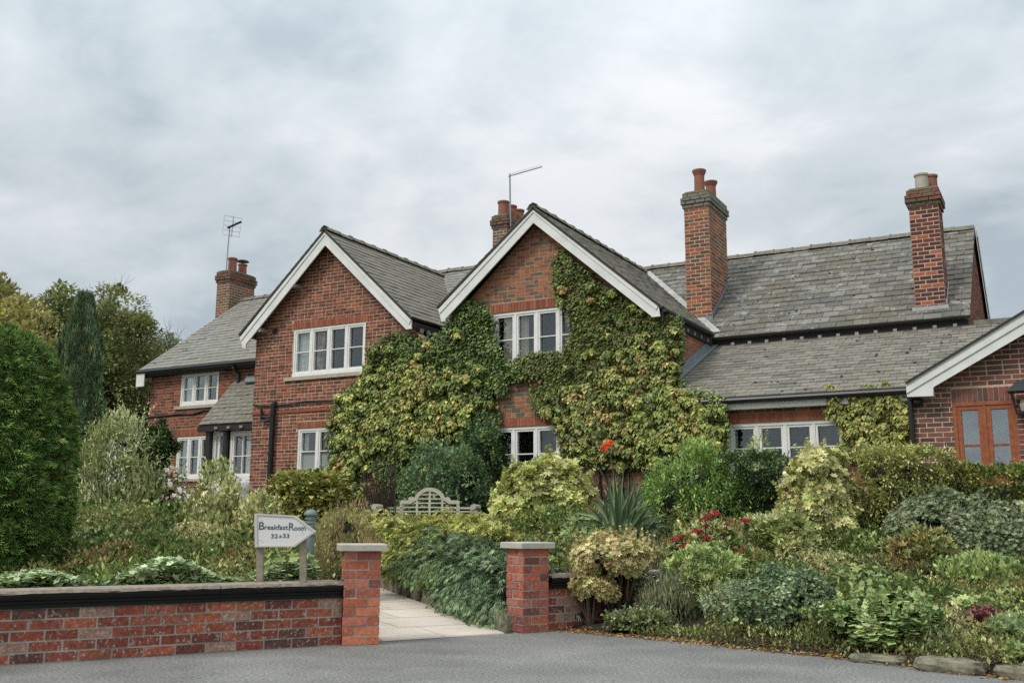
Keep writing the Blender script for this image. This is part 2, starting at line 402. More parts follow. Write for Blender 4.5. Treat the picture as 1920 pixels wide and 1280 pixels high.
SL_LEFT = piecemat('slate_pale', [S3(*c) for c in ((132, 129, 118), (121, 118, 108), (137, 135, 126), (126, 123, 110))], rough=.6, mott=.2, mscale=12, big=S3(124, 116, 98), bigamt=.45, bigscale=.7, spec=.45)
MORTAR = simple('lime_mortar', S3(206, 178, 152), .95, noise=.25, nscale=12, bump=.4)
MORTAR_R = simple('weathered_mortar', S3(178, 150, 126), .95, noise=.3, nscale=10, bump=.4)
MORTAR_G = simple('grey_mortar', S3(176, 170, 156), .95, noise=.3, nscale=20, bump=.6)
ROOFBASE = simple('roof_underlay', S3(60, 58, 54), .95)
WHITE = simple('white_paint', S3(232, 230, 224), .45, noise=.08, nscale=5, bump=.05, spec=.4)
BARGE = simple('bargeboard_paint', S3(226, 226, 220), .5, noise=.14, nscale=3, bump=.05, spec=.4)
CREAM = simple('stone_sill', S3(182, 172, 152), .85, noise=.2, nscale=9, bump=.2)
BLACK = simple('black_paint', (.012, .013, .013, 1), .4)
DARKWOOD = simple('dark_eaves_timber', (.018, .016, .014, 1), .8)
RAFT = simple('weathered_rafter_paint', S3(150, 150, 142), .7, noise=.3)
ORANGE = simple('stained_wood', S3(158, 90, 48), .45, noise=.35, nscale=14, bump=.1, col2=S3(140, 66, 32))
LEAD = simple('lead_flashing', S3(128, 138, 142), .5, noise=.25, nscale=6)
LEADW = simple('pale_lead_valley', S3(176, 178, 174), .6, noise=.3, nscale=6)
TERRA = simple('terracotta', S3(150, 92, 74), .8, noise=.25, nscale=7, bump=.1)
RIDGE = simple('ridge_tile_clay', S3(128, 124, 110), .85, noise=.4, nscale=7, bump=.3)
POTGREY = simple('buff_chimney_pot', S3(178, 170, 152), .8, noise=.2, nscale=9)
LICHEN = simple('lichen_mortar', S3(132, 126, 98), .95, noise=.4, nscale=16, bump=.5)
METAL = simple('aerial_metal', S3(150, 152, 152), .4, metal=.6)
COPTOP = simple('coping_stone_worn', S3(160, 146, 128), .9, noise=.45, nscale=20, bump=.5)
COPFACE = simple('coping_black_glaze', (.012, .013, .011, 1), .5, spec=.2, noise=.3, nscale=12, bump=.3)
CAPST = simple('pillar_cap_stone', S3(184, 178, 164), .8, noise=.18, nscale=18, bump=.25)
FLAG = piecemat('flagstone', [S3(*c) for c in ((206, 194, 180), (212, 198, 182), (198, 188, 174), (208, 192, 174))], rough=.85, mott=.12, mscale=9, big=S3(168, 158, 140), bigamt=.35, bigscale=1.5, bump=.2)
STONE = simple('sandstone_block', S3(140, 134, 112), .95, noise=.5, nscale=13, bump=1.0, col2=S3(86, 84, 68))
SOIL = simple('soil', S3(54, 45, 36), .98, noise=.5, nscale=18, bump=1.0)
LAWN = simple('lawn_ground', S3(78, 88, 50), .95, noise=.3, nscale=3, bump=.5)
SIGNW = simple('sign_paint', S3(214, 212, 208), .5, noise=.05, nscale=6)
SIGNT = simple('sign_lettering', S3(58, 78, 82), .6)
SIGNE = simple('sign_edge', S3(190, 186, 176), .6)
POSTW = simple('weathered_post', S3(148, 136, 118), .9, noise=.35, nscale=20, bump=.4)
BENCHW = simple('silvered_teak', S3(190, 186, 168), .85, noise=.22, nscale=25, bump=.3)
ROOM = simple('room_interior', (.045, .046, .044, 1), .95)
NET = simple('net_curtain', S3(228, 230, 224), .9, noise=.12, nscale=10)
CURT = simple('beige_curtain', S3(220, 210, 192), .9, noise=.2, nscale=9)
FLORAL = simple('floral_curtain', S3(222, 214, 200), .9, nscale=7, col2=S3(140, 72, 72))
TEAL = simple('verdigris_metal', S3(112, 130, 128), .5, noise=.15)
BARK = simple('bark', S3(84, 70, 54), .95, noise=.5, nscale=18, bump=.8)
TWIG = simple('twig', S3(96, 84, 66), .9, noise=.3, nscale=30)
GREYTW = simple('bare_twig', S3(92, 86, 76), .9)
# glass: fresnel mirror over a see-through sheet
def glass(name, refl, tint=(.97, .98, .98, 1)):
    m = bpy.data.materials.new(name); m.use_nodes = True; t = m.node_tree; t.nodes.clear()
    o = t.nodes.new('ShaderNodeOutputMaterial'); g = t.nodes.new('ShaderNodeBsdfGlossy'); g.inputs['Roughness'].default_value = .02
    tr = t.nodes.new('ShaderNodeBsdfTransparent'); tr.inputs[0].default_value = tint; lw = t.nodes.new('ShaderNodeLayerWeight'); lw.inputs[0].default_value = .25
    mr = t.nodes.new('ShaderNodeMapRange'); mr.inputs[3].default_value = refl; mr.inputs[4].default_value = min(1, refl + .7); mxs = t.nodes.new('ShaderNodeMixShader')
    g.inputs[0].default_value = (.85, .92, .94, 1)
    t.links.new(lw.outputs['Fresnel'], mr.inputs[0]); t.links.new(mr.outputs[0], mxs.inputs[0]); t.links.new(tr.outputs[0], mxs.inputs[1]); t.links.new(g.outputs[0], mxs.inputs[2]); t.links.new(mxs.outputs[0], o.inputs[0])
    return m
GLASS = glass('window_glass', .05); GLASSR = glass('coated_glass', .20)
FROST = simple('frosted_glass', S3(150, 158, 152), .35, noise=.25, nscale=60, bump=.3)
# asphalt
m, t, b = newmat('asphalt'); L = t.links.new
g = t.nodes.new('ShaderNodeNewGeometry'); na = t.nodes.new('ShaderNodeTexNoise'); na.inputs['Scale'].default_value = 130; na.inputs['Detail'].default_value = 3; na.inputs['Roughness'].default_value = .7
nb = t.nodes.new('ShaderNodeTexNoise'); nb.inputs['Scale'].default_value = 1.2; nb.inputs['Detail'].default_value = 5
L(g.outputs['Position'], na.inputs['Vector']); L(g.outputs['Position'], nb.inputs['Vector'])
r1 = t.nodes.new('ShaderNodeValToRGB'); r1.color_ramp.elements[0].position = .38; r1.color_ramp.elements[0].color = (.085, .083, .077, 1); r1.color_ramp.elements[1].position = .62; r1.color_ramp.elements[1].color = (.32, .31, .288, 1)
nc = t.nodes.new('ShaderNodeTexNoise'); nc.inputs['Scale'].default_value = 48; nc.inputs['Detail'].default_value = 2; L(g.outputs['Position'], nc.inputs['Vector']); mq = t.nodes.new('ShaderNodeMix'); mq.data_type = 'FLOAT'; mq.inputs[0].default_value = .5; L(na.outputs[0], mq.inputs[2]); L(nc.outputs[0], mq.inputs[3]); L(mq.outputs[0], r1.inputs[0]); q = t.nodes.new('ShaderNodeMapRange'); q.inputs[1].default_value = .3; q.inputs[2].default_value = .7; q.inputs[3].default_value = .76; q.inputs[4].default_value = 1.14; L(nb.outputs[0], q.inputs[0])
vv = t.nodes.new('ShaderNodeVectorMath'); vv.operation = 'SCALE'; L(r1.outputs[0], vv.inputs[0]); L(q.outputs[0], vv.inputs['Scale']); nd = t.nodes.new('ShaderNodeTexNoise'); nd.inputs['Scale'].default_value = .55; nd.inputs['Detail'].default_value = 7; nd.inputs['Roughness'].default_value = .7; L(g.outputs['Position'], nd.inputs['Vector']); q2 = t.nodes.new('ShaderNodeMapRange'); q2.inputs[1].default_value = .40; q2.inputs[2].default_value = .52; q2.inputs[3].default_value = .80; q2.inputs[4].default_value = 1.0; L(nd.outputs[0], q2.inputs[0]); v2 = t.nodes.new('ShaderNodeVectorMath'); v2.operation = 'SCALE'; L(vv.outputs[0], v2.inputs[0]); L(q2.outputs[0], v2.inputs['Scale']); L(v2.outputs[0], b.inputs['Base Color'])
b.inputs['Roughness'].default_value = .8; bp = t.nodes.new('ShaderNodeBump'); bp.inputs['Strength'].default_value = .5; bp.inputs['Distance'].default_value = .004; L(na.outputs[0], bp.inputs['Height']); L(bp.outputs[0], b.inputs['Normal'])
ASPH = m
# leaves
def leafmat(name, rough=.5, spec=.35, tr=.14):
    m, t, b = newmat(name); L = t.links.new
    a = t.nodes.new('ShaderNodeAttribute'); a.attribute_name = 'Col'; L(a.outputs['Color'], b.inputs['Base Color'])
    b.inputs['Roughness'].default_value = rough; b.inputs['Specular IOR Level'].default_value = spec
    tl = t.nodes.new('ShaderNodeBsdfTranslucent'); L(a.outputs['Color'], tl.inputs[0]); mxs = t.nodes.new('ShaderNodeMixShader'); mxs.inputs[0].default_value = tr
    L(b.outputs[0], mxs.inputs[1]); L(tl.outputs[0], mxs.inputs[2]); L(mxs.outputs[0], t.nodes['Material Output'].inputs[0])
    return m
LEAF = leafmat('leaf', .55, .3); GLOSSY = leafmat('glossy_leaf', .35, .5, .15)
INNER = simple('shade_core_dark', S3(40, 44, 24), .95, noise=.5, nscale=25, bump=1.0, col2=S3(14, 17, 9))  # near-black: deep shade between leaves is put into this filler colour
PETAL = leafmat('petal', .6, .2, .3)

# ------------------------------------------------------------------ foliage machinery
def _t(V, F): return np.array(V, float), np.array(F, int)
T_OVAL = _t([(0, 0, 0), (-.28, .45, .10), (0, 1, -.06), (.28, .45, .10)], [(0, 2, 1), (0, 3, 2)])
T_LONG = _t([(0, 0, 0), (-.13, .4, .05), (0, 1, -.12), (.13, .4, .05)], [(0, 2, 1), (0, 3, 2)])
T_NEED = _t([(0, 0, 0), (-.06, .5, 0), (0, 1, -.05), (.06, .5, 0)], [(0, 2, 1), (0, 3, 2)])
T_HEART = _t([(0, 0, .0), (-.45, -.02, .02), (-.46, .42, .06), (0, 1, -.14), (.46, .42, .06), (.45, -.02, .02)], [(0, 2, 1), (0, 3, 2), (0, 4, 3), (0, 5, 4)])
def _lobed(n=7, r0=.42):
    V = [(0, .0, -.05)]
    for i in range(2 * n):
        a = math.pi * 2 * i / (2 * n); r = .55 if i % 2 == 0 else .36
        V.append((r * math.sin(a), .5 * 0 + r * math.cos(a), .05 if i % 2 == 0 else 0))
    return _t(V, [(0, i + 1, (i + 1) % (2 * n) + 1) for i in range(2 * n)][::1])
T_LOBED = _lobed(5)
def _spray(angs, lens, wd, bend=-.1):
    V = []; F = []
    for a, l in zip(angs, lens):
        s, c = math.sin(a), math.cos(a); i = len(V); w_ = wd
        V += [(s * .08 * l - c * w_ * .3, c * .08 * l, 0), (s * l * .55 + c * w_, c * l * .55 - s * w_, .02), (s * l, c * l, bend), (s * l * .55 - c * w_, c * l * .55 + s * w_, .02)]
        F += [(i, i + 1, i + 2), (i, i + 2, i + 3)]
    return _t(V, F)
T_SPRAY = _spray([-.9, -.45, 0, .45, .9], [.7, .9, 1, .9, .7], .055)
T_FEATH = _spray([-.5, -.2, .15, .5], [.75, 1, .95, .7], .035, -.2)
def _whorl(n=6, tilt=.35, wd=.16, L=.62):
    V = []; F = []
    for i in range(n):
        a = 2 * math.pi * i / n; d = np.array([math.sin(a), math.cos(a), tilt]); sd_ = np.array([math.cos(a), -math.sin(a), 0]); k = len(V)
        V += [(0, 0, 0), tuple(d * L * .55 + sd_ * wd + np.array([0, 0, .05])), tuple(d * L), tuple(d * L * .55 - sd_ * wd + np.array([0, 0, .05]))]
        F += [(k, k + 1, k + 2), (k, k + 2, k + 3)]
    return _t(V, F)
T_WHORL = _whorl(); T_WHORLUP = _whorl(6, .9, .13, .6); T_CUSH = _whorl(7, .7, .12, .5)
TM = dict(oval=T_OVAL, long=T_LONG, needle=T_NEED, heart=T_HEART, lobed=T_LOBED, spray=T_SPRAY, feather=T_FEATH, whorl=T_WHORL, whorlup=T_WHORLUP, cushion=T_CUSH)
def unit(a): return a / (np.linalg.norm(a, axis=1, keepdims=True) + 1e-9)
def scatter(tm, P, T, Nn, size):
    V, F = TM[tm]; T = unit(T); Nn = Nn - T * (Nn * T).sum(1, keepdims=True); Nn = unit(Nn); B = np.cross(T, Nn)
    s = np.asarray(size).reshape(-1, 1, 1)
    X = P[:, None] + s * (V[None, :, :1] * B[:, None] + V[None, :, 1:2] * T[:, None] + V[None, :, 2:] * Nn[:, None])
    k = len(V); FF = (F[None] + (np.arange(len(P)) * k)[:, None, None]).reshape(-1, 3)
    return X.reshape(-1, 3), FF, k
def rdir(n): return unit(rng.normal(size=(n, 3)))
LGAIN = 1.68
def palcol(pal, n, vary=.30, clump_idx=None, ncl=0, clvary=.18):
    pal = [p if len(p) == 4 else (*p, 1) for p in pal]
    cols = np.array([lin(*p[:3])[:3] for p in pal]); wt = np.array([p[3] for p in pal], float); wt /= wt.sum()
    c = cols[rng.choice(len(pal), n, p=wt)]
    if clump_idx is not None:
        cc = cols[rng.choice(len(pal), ncl, p=wt)] * (1 + rng.normal(0, clvary, (ncl, 1)))
        c = .5 * c + .5 * cc[clump_idx]
    c = c * (1 + rng.normal(0, vary, (n, 1))).clip(.4, 1.8) * (1 + rng.normal(0, .04, (n, 3)))
    g_ = c.mean(1, keepdims=True); c = (c * .93 + g_ * .07) * LGAIN * np.array([1.04, 1.0, .88])
    hilite = rng.uniform(0, 1, (n, 1)) < .06; c = np.where(hilite, c * 1.3, c)  # highlights put into the colour of a random few leaves
    return c.clip(.004, .9)
def orient(mode, O, n):
    up = np.array([0, 0, 1.0]); R_ = rdir(n)
    if mode == 'out': T = O * .9 + R_ * .7; Nn = O * .4 + up * .7 + R_ * .5
    elif mode == 'up': T = O * .4 + up * .9 + R_ * .4; Nn = O + R_ * .5
    elif mode == 'flat': T = R_ * 1.0 + O * .5; T[:, 2] *= .3; Nn = up * 1.2 + O * .5 + R_ * .45
    elif mode == 'down': T = -up * .9 + O * .45 + R_ * .35; Nn = O + up * .25 + R_ * .3
    elif mode == 'whorl': T = rdir(n); Nn = O * .8 + up * .5 + R_ * .35
    elif mode == 'fan': T = O * .9 + up * .35 + R_ * .35; Nn = up * .8 + R_ * .5
    elif mode == 'thuja': T = O * .75 + up * .25 + R_ * .45; Nn = R_ + O * .3
    else: T = R_; Nn = rdir(n) + O
    return T, Nn
def clumps_on(center, rad, n, lo=.70, hi=.98, box=0, low=-.25):
    if box:
        rx_, ry_, rz_ = rad; ar = np.array([ry_ * rz_, ry_ * rz_, rx_ * rz_ * 1.6, rx_ * ry_ * 1.6, rx_ * rz_ * .4]); f_ = rng.choice(5, n, p=ar / ar.sum()); q = rng.uniform(-1, 1, (n, 3)); O = np.zeros((n, 3))
        for k_, (ax_, sg_) in enumerate(((0, -1), (0, 1), (1, -1), (2, 1), (1, 1))): m_ = f_ == k_; q[m_, ax_] = sg_; O[m_, ax_] = sg_
        return center + q * np.array(rad) * rng.uniform(lo, hi, (n, 1)), O
    d = rdir(n * 3); d = d[d[:, 2] > low][:n]
    while len(d) < n: d = np.concatenate([d, d])[:n]
    q = d.copy()
    if box: q = q / (np.abs(q) ** box).sum(1, keepdims=True) ** (1 / box)
    r = rng.uniform(lo, hi, (len(q), 1))
    return center + q * np.array(rad) * r, unit(d / np.array(rad))
def blob_mesh(center, rad, box=0, n=14, amp=.12, k=.8):
    V = []; F = []; c = np.array(center); rr = np.array(rad) * k; ph = rng.uniform(0, 6, 4)
    for i in range(n + 1):
        for j in range(2 * n):
            th = math.pi * i / n; a = math.pi * j / n
            d = np.array([math.sin(th) * math.cos(a), math.sin(th) * math.sin(a), math.cos(th)])
            q = d / (np.abs(d) ** box).sum() ** (1 / box) if box else d
            s = 1 + amp * (math.sin(5 * a + ph[0]) * math.sin(3 * th + ph[1]) + .6 * math.sin(9 * a + ph[2]) * math.sin(7 * th + ph[3]))
            V.append(c + q * rr * s)
    for i in range(n):
        for j in range(2 * n):
            F.append((i * 2 * n + j, i * 2 * n + (j + 1) % (2 * n), (i + 1) * 2 * n + (j + 1) % (2 * n), (i + 1) * 2 * n + j))
    return V, F
def leaf_cloud(center, rad, leaves, tm, size, pal, ncl=40, rcl=None, box=0, mode='out', vary=.22, low=-.25, zmin=None, lo=.70, hi=.98, szvar=.25, clvary=.18, squash=1.0, lumpy=0):
    C, O = clumps_on(np.array(center), rad, ncl, lo, hi, box, low)
    if lumpy:
        f_ = rng.normal(0, 1, (3, 3)) * 1.5; p_ = rng.uniform(0, 6, 3); D_ = unit(C / np.array(rad))
        k_ = 1 + lumpy * (np.sin(D_ @ f_[0] * 1.6 + p_[0]) * .6 + np.sin(D_ @ f_[1] * 2.6 + p_[1]) * .5) - lumpy * .35
        C = C * k_[:, None]
    rc = rcl if rcl is not None else .32 * min(rad)
    idx = rng.integers(0, len(C), leaves); d = unit(rdir(leaves) + O[idx] * .8)
    rcs = rc * rng.uniform(.7, 1.25, len(C))
    P = C[idx] + d * np.array([1, 1, squash]) * rcs[idx, None] * rng.uniform(.55, 1.05, (leaves, 1))
    Oo = unit(d * .6 + O[idx] * .6)
    if zmin is not None: keep = P[:, 2] > zmin; P, Oo, idx = P[keep], Oo[keep], idx[keep]
    n = len(P); T, Nn = orient(mode, Oo, n)
    V, F, k = scatter(tm, P, T, Nn, size * (1 + rng.normal(0, szvar, n)).clip(.4, 1.8))
    col = palcol(pal, n, vary, idx, len(C), clvary)
    return V, F, np.repeat(col, k, 0)
def sprig_cloud(rad, ns, tm, size, pal, box, ln):
    """short leafy shoots that break the outline"""
    C, O = clumps_on(np.zeros(3), rad, ns, .92, 1.04, box, .0)
    D = unit(O * .6 + np.array([0, 0, .9]) + rdir(len(C)) * .45); k = 9
    t = np.tile(np.linspace(.1, 1, k), len(C)); idx = np.repeat(np.arange(len(C)), k); Ls = ln * rng.uniform(.5, 1.5, len(C))
    P = C[idx] + D[idx] * (t * Ls[idx])[:, None]; n = len(P)
    if tm in ('whorl', 'whorlup', 'cushion'): T, Nn = rdir(n), D[idx] + rdir(n) * .3; sz = size * .8
    else: T = D[idx] * .8 + rdir(n) * .8; Nn = D[idx] + rdir(n) * .5; sz = size
    V, F, kk = scatter(tm, P, T, Nn, sz * (1.15 - .4 * t)); return V, F, np.repeat(palcol(pal, n, .25, idx, len(C), .2), kk, 0)
def joinc(L):
    V = []; F = []; C = []; o = 0
    for v, f, c in L: V.append(v); F.append(f + o); C.append(c); o += len(v)
    return np.concatenate(V), np.concatenate(F), np.concatenate(C)

# ------------------------------------------------------------------ terrain (X to the right of the view, Y away from the camera)
PATH_R = [(-.05, 9.39, 0.0), (-1.71, 13.0, .18), (-3.4, 15.7, .36), (-6.0, 18.6, .52), (-11, 24.9, .58)]
PATH_L = [(-1.12, 8.76, 0.0), (-2.76, 12.4, .16), (-4.5, 15.0, .35), (-7.2, 17.8, .52), (-12.2, 24.2, .58)]
def lerp_path(Pts, Y):
    if Y <= Pts[0][1]: return Pts[0]
    for a, b in zip(Pts[:-1], Pts[1:]):
        if Y <= b[1]:
            k = (Y - a[1]) / (b[1] - a[1]); return tuple(a[i] + k * (b[i] - a[i]) for i in range(3))
    return Pts[-1]
EDGE = [PZ(x, y, 0) for x, y in ((-900, 1310), (0, 1247), (640, 1206), (722, 1203), (948, 1187), (985, 1186), (1035, 1180), (1160, 1191), (1380, 1213), (1600, 1236), (1750, 1255), (1920, 1275), (2600, 1350), (3600, 1500))]
EX = [float(p @ RH) for p in EDGE]; EY = [float(p @ FH) for p in EDGE]
def edgeY(X): return float(np.interp(X, EX, EY))
def sstep(a, b, x): t = min(1, max(0, (x - a) / (b - a))); return t * t * (3 - 2 * t)
def ground(X, Y):
    d = Y - edgeY(X)
    far = .38 + .22 * sstep(9, 15, Y)
    if X < -.55: h = -.06 + (far + .04) * sstep(.12, .3, d)
    elif X < 1.75: h = -.05 + .09 * sstep(0, .25, d) + (far - .04) * sstep(.0, .2, Y - 9.66 - (X - .3) * .77)
    else: h = -.05 + .10 * sstep(0, .2, d) + (far - .02) * sstep(.1, 3.2, d)
    pr, pl = lerp_path(PATH_R, Y), lerp_path(PATH_L, Y)
    if Y > 8.7 and Y < 24:
        g_ = max(pl[0] - X, X - pr[0])            # >0 outside the path
        h = min(h, pr[2] - .06) if g_ < .10 else (h * sstep(.1, .4, g_) + (pr[2] - .06) * (1 - sstep(.1, .4, g_)))
    return h
def gW(P): return ground(float(P @ RH), float(P @ FH))

# ------------------------------------------------------------------ ground, road, path
mb = MB(); mb.bb((-300, -300, -.6), (300, 300, -.12)); mb.build('ground', LAWN, kind='structure')
mb = MB()
road = [W(-30, -40)] + [W(EX[i], EY[i]) for i in range(len(EX))] + [W(40, -40)]
road = [np.array([p[0], p[1], 0]) for p in road]
mb.prism([p - (0, 0, .08) for p in road[::-1]], (0, 0, .08)); mb.build('road', ASPH, kind='structure')
xs = np.concatenate([np.arange(-16, -7, .4), np.arange(-7, 7, .12), np.arange(7, 16, .4)]); ys = np.concatenate([np.arange(5.0, 14, .12), np.arange(14, 34, .4)])
V = [W(x, y, ground(x, y) + .018 * math.sin(x * 7.1 + y * 3) * math.sin(y * 6.3 - x)) for y in ys for x in xs]; nx = len(xs)
F = [(j * nx + i, j * nx + i + 1, (j + 1) * nx + i + 1, (j + 1) * nx + i) for j in range(len(ys) - 1) for i in range(nx - 1)]
mk('garden_soil', V, F, SOIL, kind='structure', smooth=True, base=(0, 0, 0))
# path: sunk bed and flags laid on its two nearest, slightly rising stretches
pth = thing('path', W(-.5, 8.4, 0), None, None, kind='structure'); 
bedmb = MB()
for a, b, c, d in zip(PATH_L[:-1], PATH_L[1:], PATH_R[:-1], PATH_R[1:]):
    bedmb.prism([W(a[0], a[1], a[2] - .05), W(c[0], c[1], c[2] - .05), W(d[0], d[1], d[2] - .05), W(b[0], b[1], b[2] - .05)], (0, 0, .045))
bedmb.build('path_joints', simple('path_mortar', S3(150, 140, 124), .95, noise=.3), pth)
for k in range(4):
    a, b, c, d = [np.array(W(*q)) for q in (PATH_L[k], PATH_L[k + 1], PATH_R[k], PATH_R[k + 1])]
    fr = Frame(c, a - c if False else c - a, d - c)
    poly = [tuple(p) for p in fr.st([a, c, d, b])]
    y0 = min(p[1] for p in poly); y1 = max(p[1] for p in poly); x0 = min(p[0] for p in poly); x1 = max(p[0] for p in poly)
    y = y0; r = 0
    while y < y1:
        hh = random.choice((.45, .6, .6, .4)); x = x0 - random.random() * .5
        while x < x1:
            ww = random.choice((.6, .75, .9, .5))
            q = clip([(x + .004, y + .004), (x + ww - .004, y + .004), (x + ww - .004, y + hh - .004), (x + .004, y + hh - .004)], poly)
            if q: piece(pth, pth, 'flagstone', fr, q, -.02, .004 + random.uniform(0, .003), FLAG)
            x += ww
        y += hh

# ------------------------------------------------------------------ the brick farmhouse
VA, VB, VL = 17.6, 17.32, 19.0
house = thing('brick_house', (-11, 17.6, .6), 'long red brick farmhouse with two white-trimmed gables, slate roofs and creeper on its walls', 'house')
X3, Z3 = np.array([1.0, 0, 0]), np.array([0, 0, 1.0])
FA = Frame((0, VA, 0), X3, Z3)                 # s = x, t = z, normal = -y
GZ = .3                                         # walls start below the soil
def window(fr, x0, x1, z0, z1, lights, bars=(.5,), parent=house, mat=WHITE, gl=GLASS, sill=None, curtain={}, frame=.055, mull=.055, sash=.042, bar=.022, set_=-.045, frosted=None, depth=1.3, sillmat=CREAM, bottom=None, label=None, room=True, vbar=0):
    def bx(mb, a0, a1, b0, b1, n0, n1):
        mb.box(fr.O + fr.S * (a0 + a1) / 2 + fr.T * (b0 + b1) / 2 + fr.N * (n0 + n1) / 2, fr.S * (a1 - a0) / 2, fr.T * (b1 - b0) / 2, fr.N * (n1 - n0) / 2)
    bt = bottom or frame * 1.5
    mb = MB(); d0, d1 = set_ - .07, set_ + .03
    bx(mb, x0, x1, z1 - frame, z1, d0, d1); bx(mb, x0, x1, z0, z0 + bt, d0, d1 + .004)
    bx(mb, x0, x0 + frame, z0 + bt, z1 - frame, d0, d1 - .002); bx(mb, x1 - frame, x1, z0 + bt, z1 - frame, d0, d1 - .002)
    lw_ = (x1 - x0 - 2 * frame - (lights - 1) * mull) / lights
    for i in range(1, lights):
        a = x0 + frame + i * lw_ + (i - 1) * mull; bx(mb, a, a + mull, z0 + bt, z1 - frame, d0, d1 - .004)
    w_ = mb.build('window', mat, parent); BASE[w_.name] = BASE[parent.name]
    if label: w_['label'] = label
    za_, zb_ = z0 + bt, z1 - frame
    for i in range(lights):
        a = x0 + frame + i * (lw_ + mull); b_ = a + lw_; s = MB()
        e0, e1 = d0 + .01, d1 - .016
        bx(s, a, b_, zb_ - sash, zb_, e0, e1); bx(s, a, b_, za_, za_ + sash * 1.15, e0, e1)
        bx(s, a, a + sash, za_ + sash * 1.15, zb_ - sash, e0, e1 - .002); bx(s, b_ - sash, b_, za_ + sash * 1.15, zb_ - sash, e0, e1 - .002)
        for q in bars:
            zz = za_ + (zb_ - za_) * q; bx(s, a + sash, b_ - sash, zz - bar / 2, zz + bar / 2, e0 + .012, e1 - .006)
        for j in range(vbar):
            xx = a + lw_ * (j + 1) / (vbar + 1); bx(s, xx - bar / 2, xx + bar / 2, za_ + sash * 1.15, zb_ - sash, e0 + .012, e1 - .008)
        s.build('sash', mat, w_)
        edges = [za_] + [za_ + (zb_ - za_) * q for q in bars] + [zb_]
        for j in range(len(edges) - 1):
            p = MB(); mm_ = gl if not (frosted and j in frosted) else FROST
            bx(p, a + sash * .9, b_ - sash * .9, edges[j] + .008, edges[j + 1] - .008, d0 + .022, d0 + .026); p.build('pane', mm_, w_)
        if i in curtain:
            c0, c1, cm = curtain[i]; V = []; nn = 26
            for k in range(nn + 1):
                xx = a + (c0 + (c1 - c0) * k / nn) * lw_
                off = -.05 + .022 * math.sin(k * 1.7)
                for zz in (z0 + .02, z1 - .02): V.append(fr.O + fr.S * xx + fr.T * zz + fr.N * (d0 + off))
            mk('curtain', V, [(2 * k, 2 * k + 2, 2 * k + 3, 2 * k + 1) for k in range(nn)], cm, w_)
    if sill:
        s = MB(); bx(s, x0 - sill[0], x1 + sill[1], z0 - sill[2], z0, set_ - .05, .055); s.build('sill', sillmat, w_)
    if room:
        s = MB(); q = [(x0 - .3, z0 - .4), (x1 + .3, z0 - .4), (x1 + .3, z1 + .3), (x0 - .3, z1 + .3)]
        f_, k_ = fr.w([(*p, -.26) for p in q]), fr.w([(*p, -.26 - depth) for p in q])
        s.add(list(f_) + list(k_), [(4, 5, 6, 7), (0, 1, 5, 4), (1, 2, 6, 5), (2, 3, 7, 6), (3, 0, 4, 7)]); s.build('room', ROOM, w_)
    return w_
def hole(x0, x1, z0, z1): return (x0, x1, z0, z1)

# --- left gable
uL, uM, uR = -16.91, -11.85, -6.5
LA = (-14.68, 7.62)
gl_poly = [(uL, GZ), (uM, GZ), (uM, 4.7), (LA[0], LA[1] - .14), (uL, 5.5)]
h1 = hole(-15.75, -13.62, 4.30, 5.44); h2 = hole(-15.49, -14.33, 2.0, 3.09)
wl = wall_mesh(FA, gl_poly, [h1, h2], .24, MORTAR, 'left_gable_wall', house)
BASE[wl.name] = BASE[house.name]
wl['label'] = 'dark red brick gable wall with pale mortar'
so1 = [h1, h2, (h1[0] - .05, h1[1] + .05, h1[3], h1[3] + .155), (h2[0] - .05, h2[1] + .05, h2[3], h2[3] + .155)]
brick_fill(house, wl, FA, gl_poly, so1, BR_OLD, z0=GZ)
soldiers(house, wl, FA, h1[0] - .04, h1[1] + .04, h1[3] + .004, .15, BR_LINT, w=.07); soldiers(house, wl, FA, h2[0] - .04, h2[1] + .04, h2[3] + .004, .15, BR_LINT, w=.07)
window(FA, *h1, 4, curtain={0: (0, 1, NET), 1: (0, .55, FLORAL)}, sill=(.2, .08, .085))
window(FA, *h2, 2, curtain={0: (0, .3, NET)}, frosted=(0,), sill=(.08, .08, .07))
# side walls of the left gable wing
for nm, u0, nsign, y1, zt in (('left_wing_side_wall', uL, -1, 22.0, 5.35),):
    fr = Frame((uL, 0, 0), (0, -1, 0), Z3); poly = [(-22, GZ), (-VA - .241, GZ), (-VA - .241, 5.25), (-22, 5.25)]
    w0 = wall_mesh(fr, poly, [], .24, MORTAR, nm, house); BASE[w0.name] = BASE[house.name]
# --- right gable
RA = (-9.187, 7.32)
gr_poly = [(uM, GZ), (uR, GZ), (uR, 4.95), (RA[0], RA[1] - .14), (uM, 4.75)]
h3 = hole(-10.30, -8.24, 4.10, 5.28); h4 = hole(-10.33, -8.74, 1.9, 2.89)
wr = wall_mesh(FA, gr_poly, [h3, h4], .24, MORTAR_R, 'right_gable_wall', house); BASE[wr.name] = BASE[house.name]
wr['label'] = 'mottled orange and grey brick gable wall half under creeper'
brick_fill(house, wr, FA, gr_poly, [h3, h4, (h3[0] - .05, h3[1] + .05, h3[3], h3[3] + .2), (h4[0] - .05, h4[1] + .05, h4[3], h4[3] + .18)], BR_MOT, z0=GZ)
soldiers(house, wr, FA, h3[0] - .04, h3[1] + .04, h3[3] + .004, .195, BR_LINT, w=.072); soldiers(house, wr, FA, h4[0] - .04, h4[1] + .04, h4[3] + .004, .175, BR_LINT, w=.072)
window(FA, *h3, 4, curtain={0: (.28, .95, CURT), 1: (0, .5, CURT)}, sill=(.08, .08, .08))
window(FA, *h4, 3, bars=(.42,), sill=(.08, .08, .08))
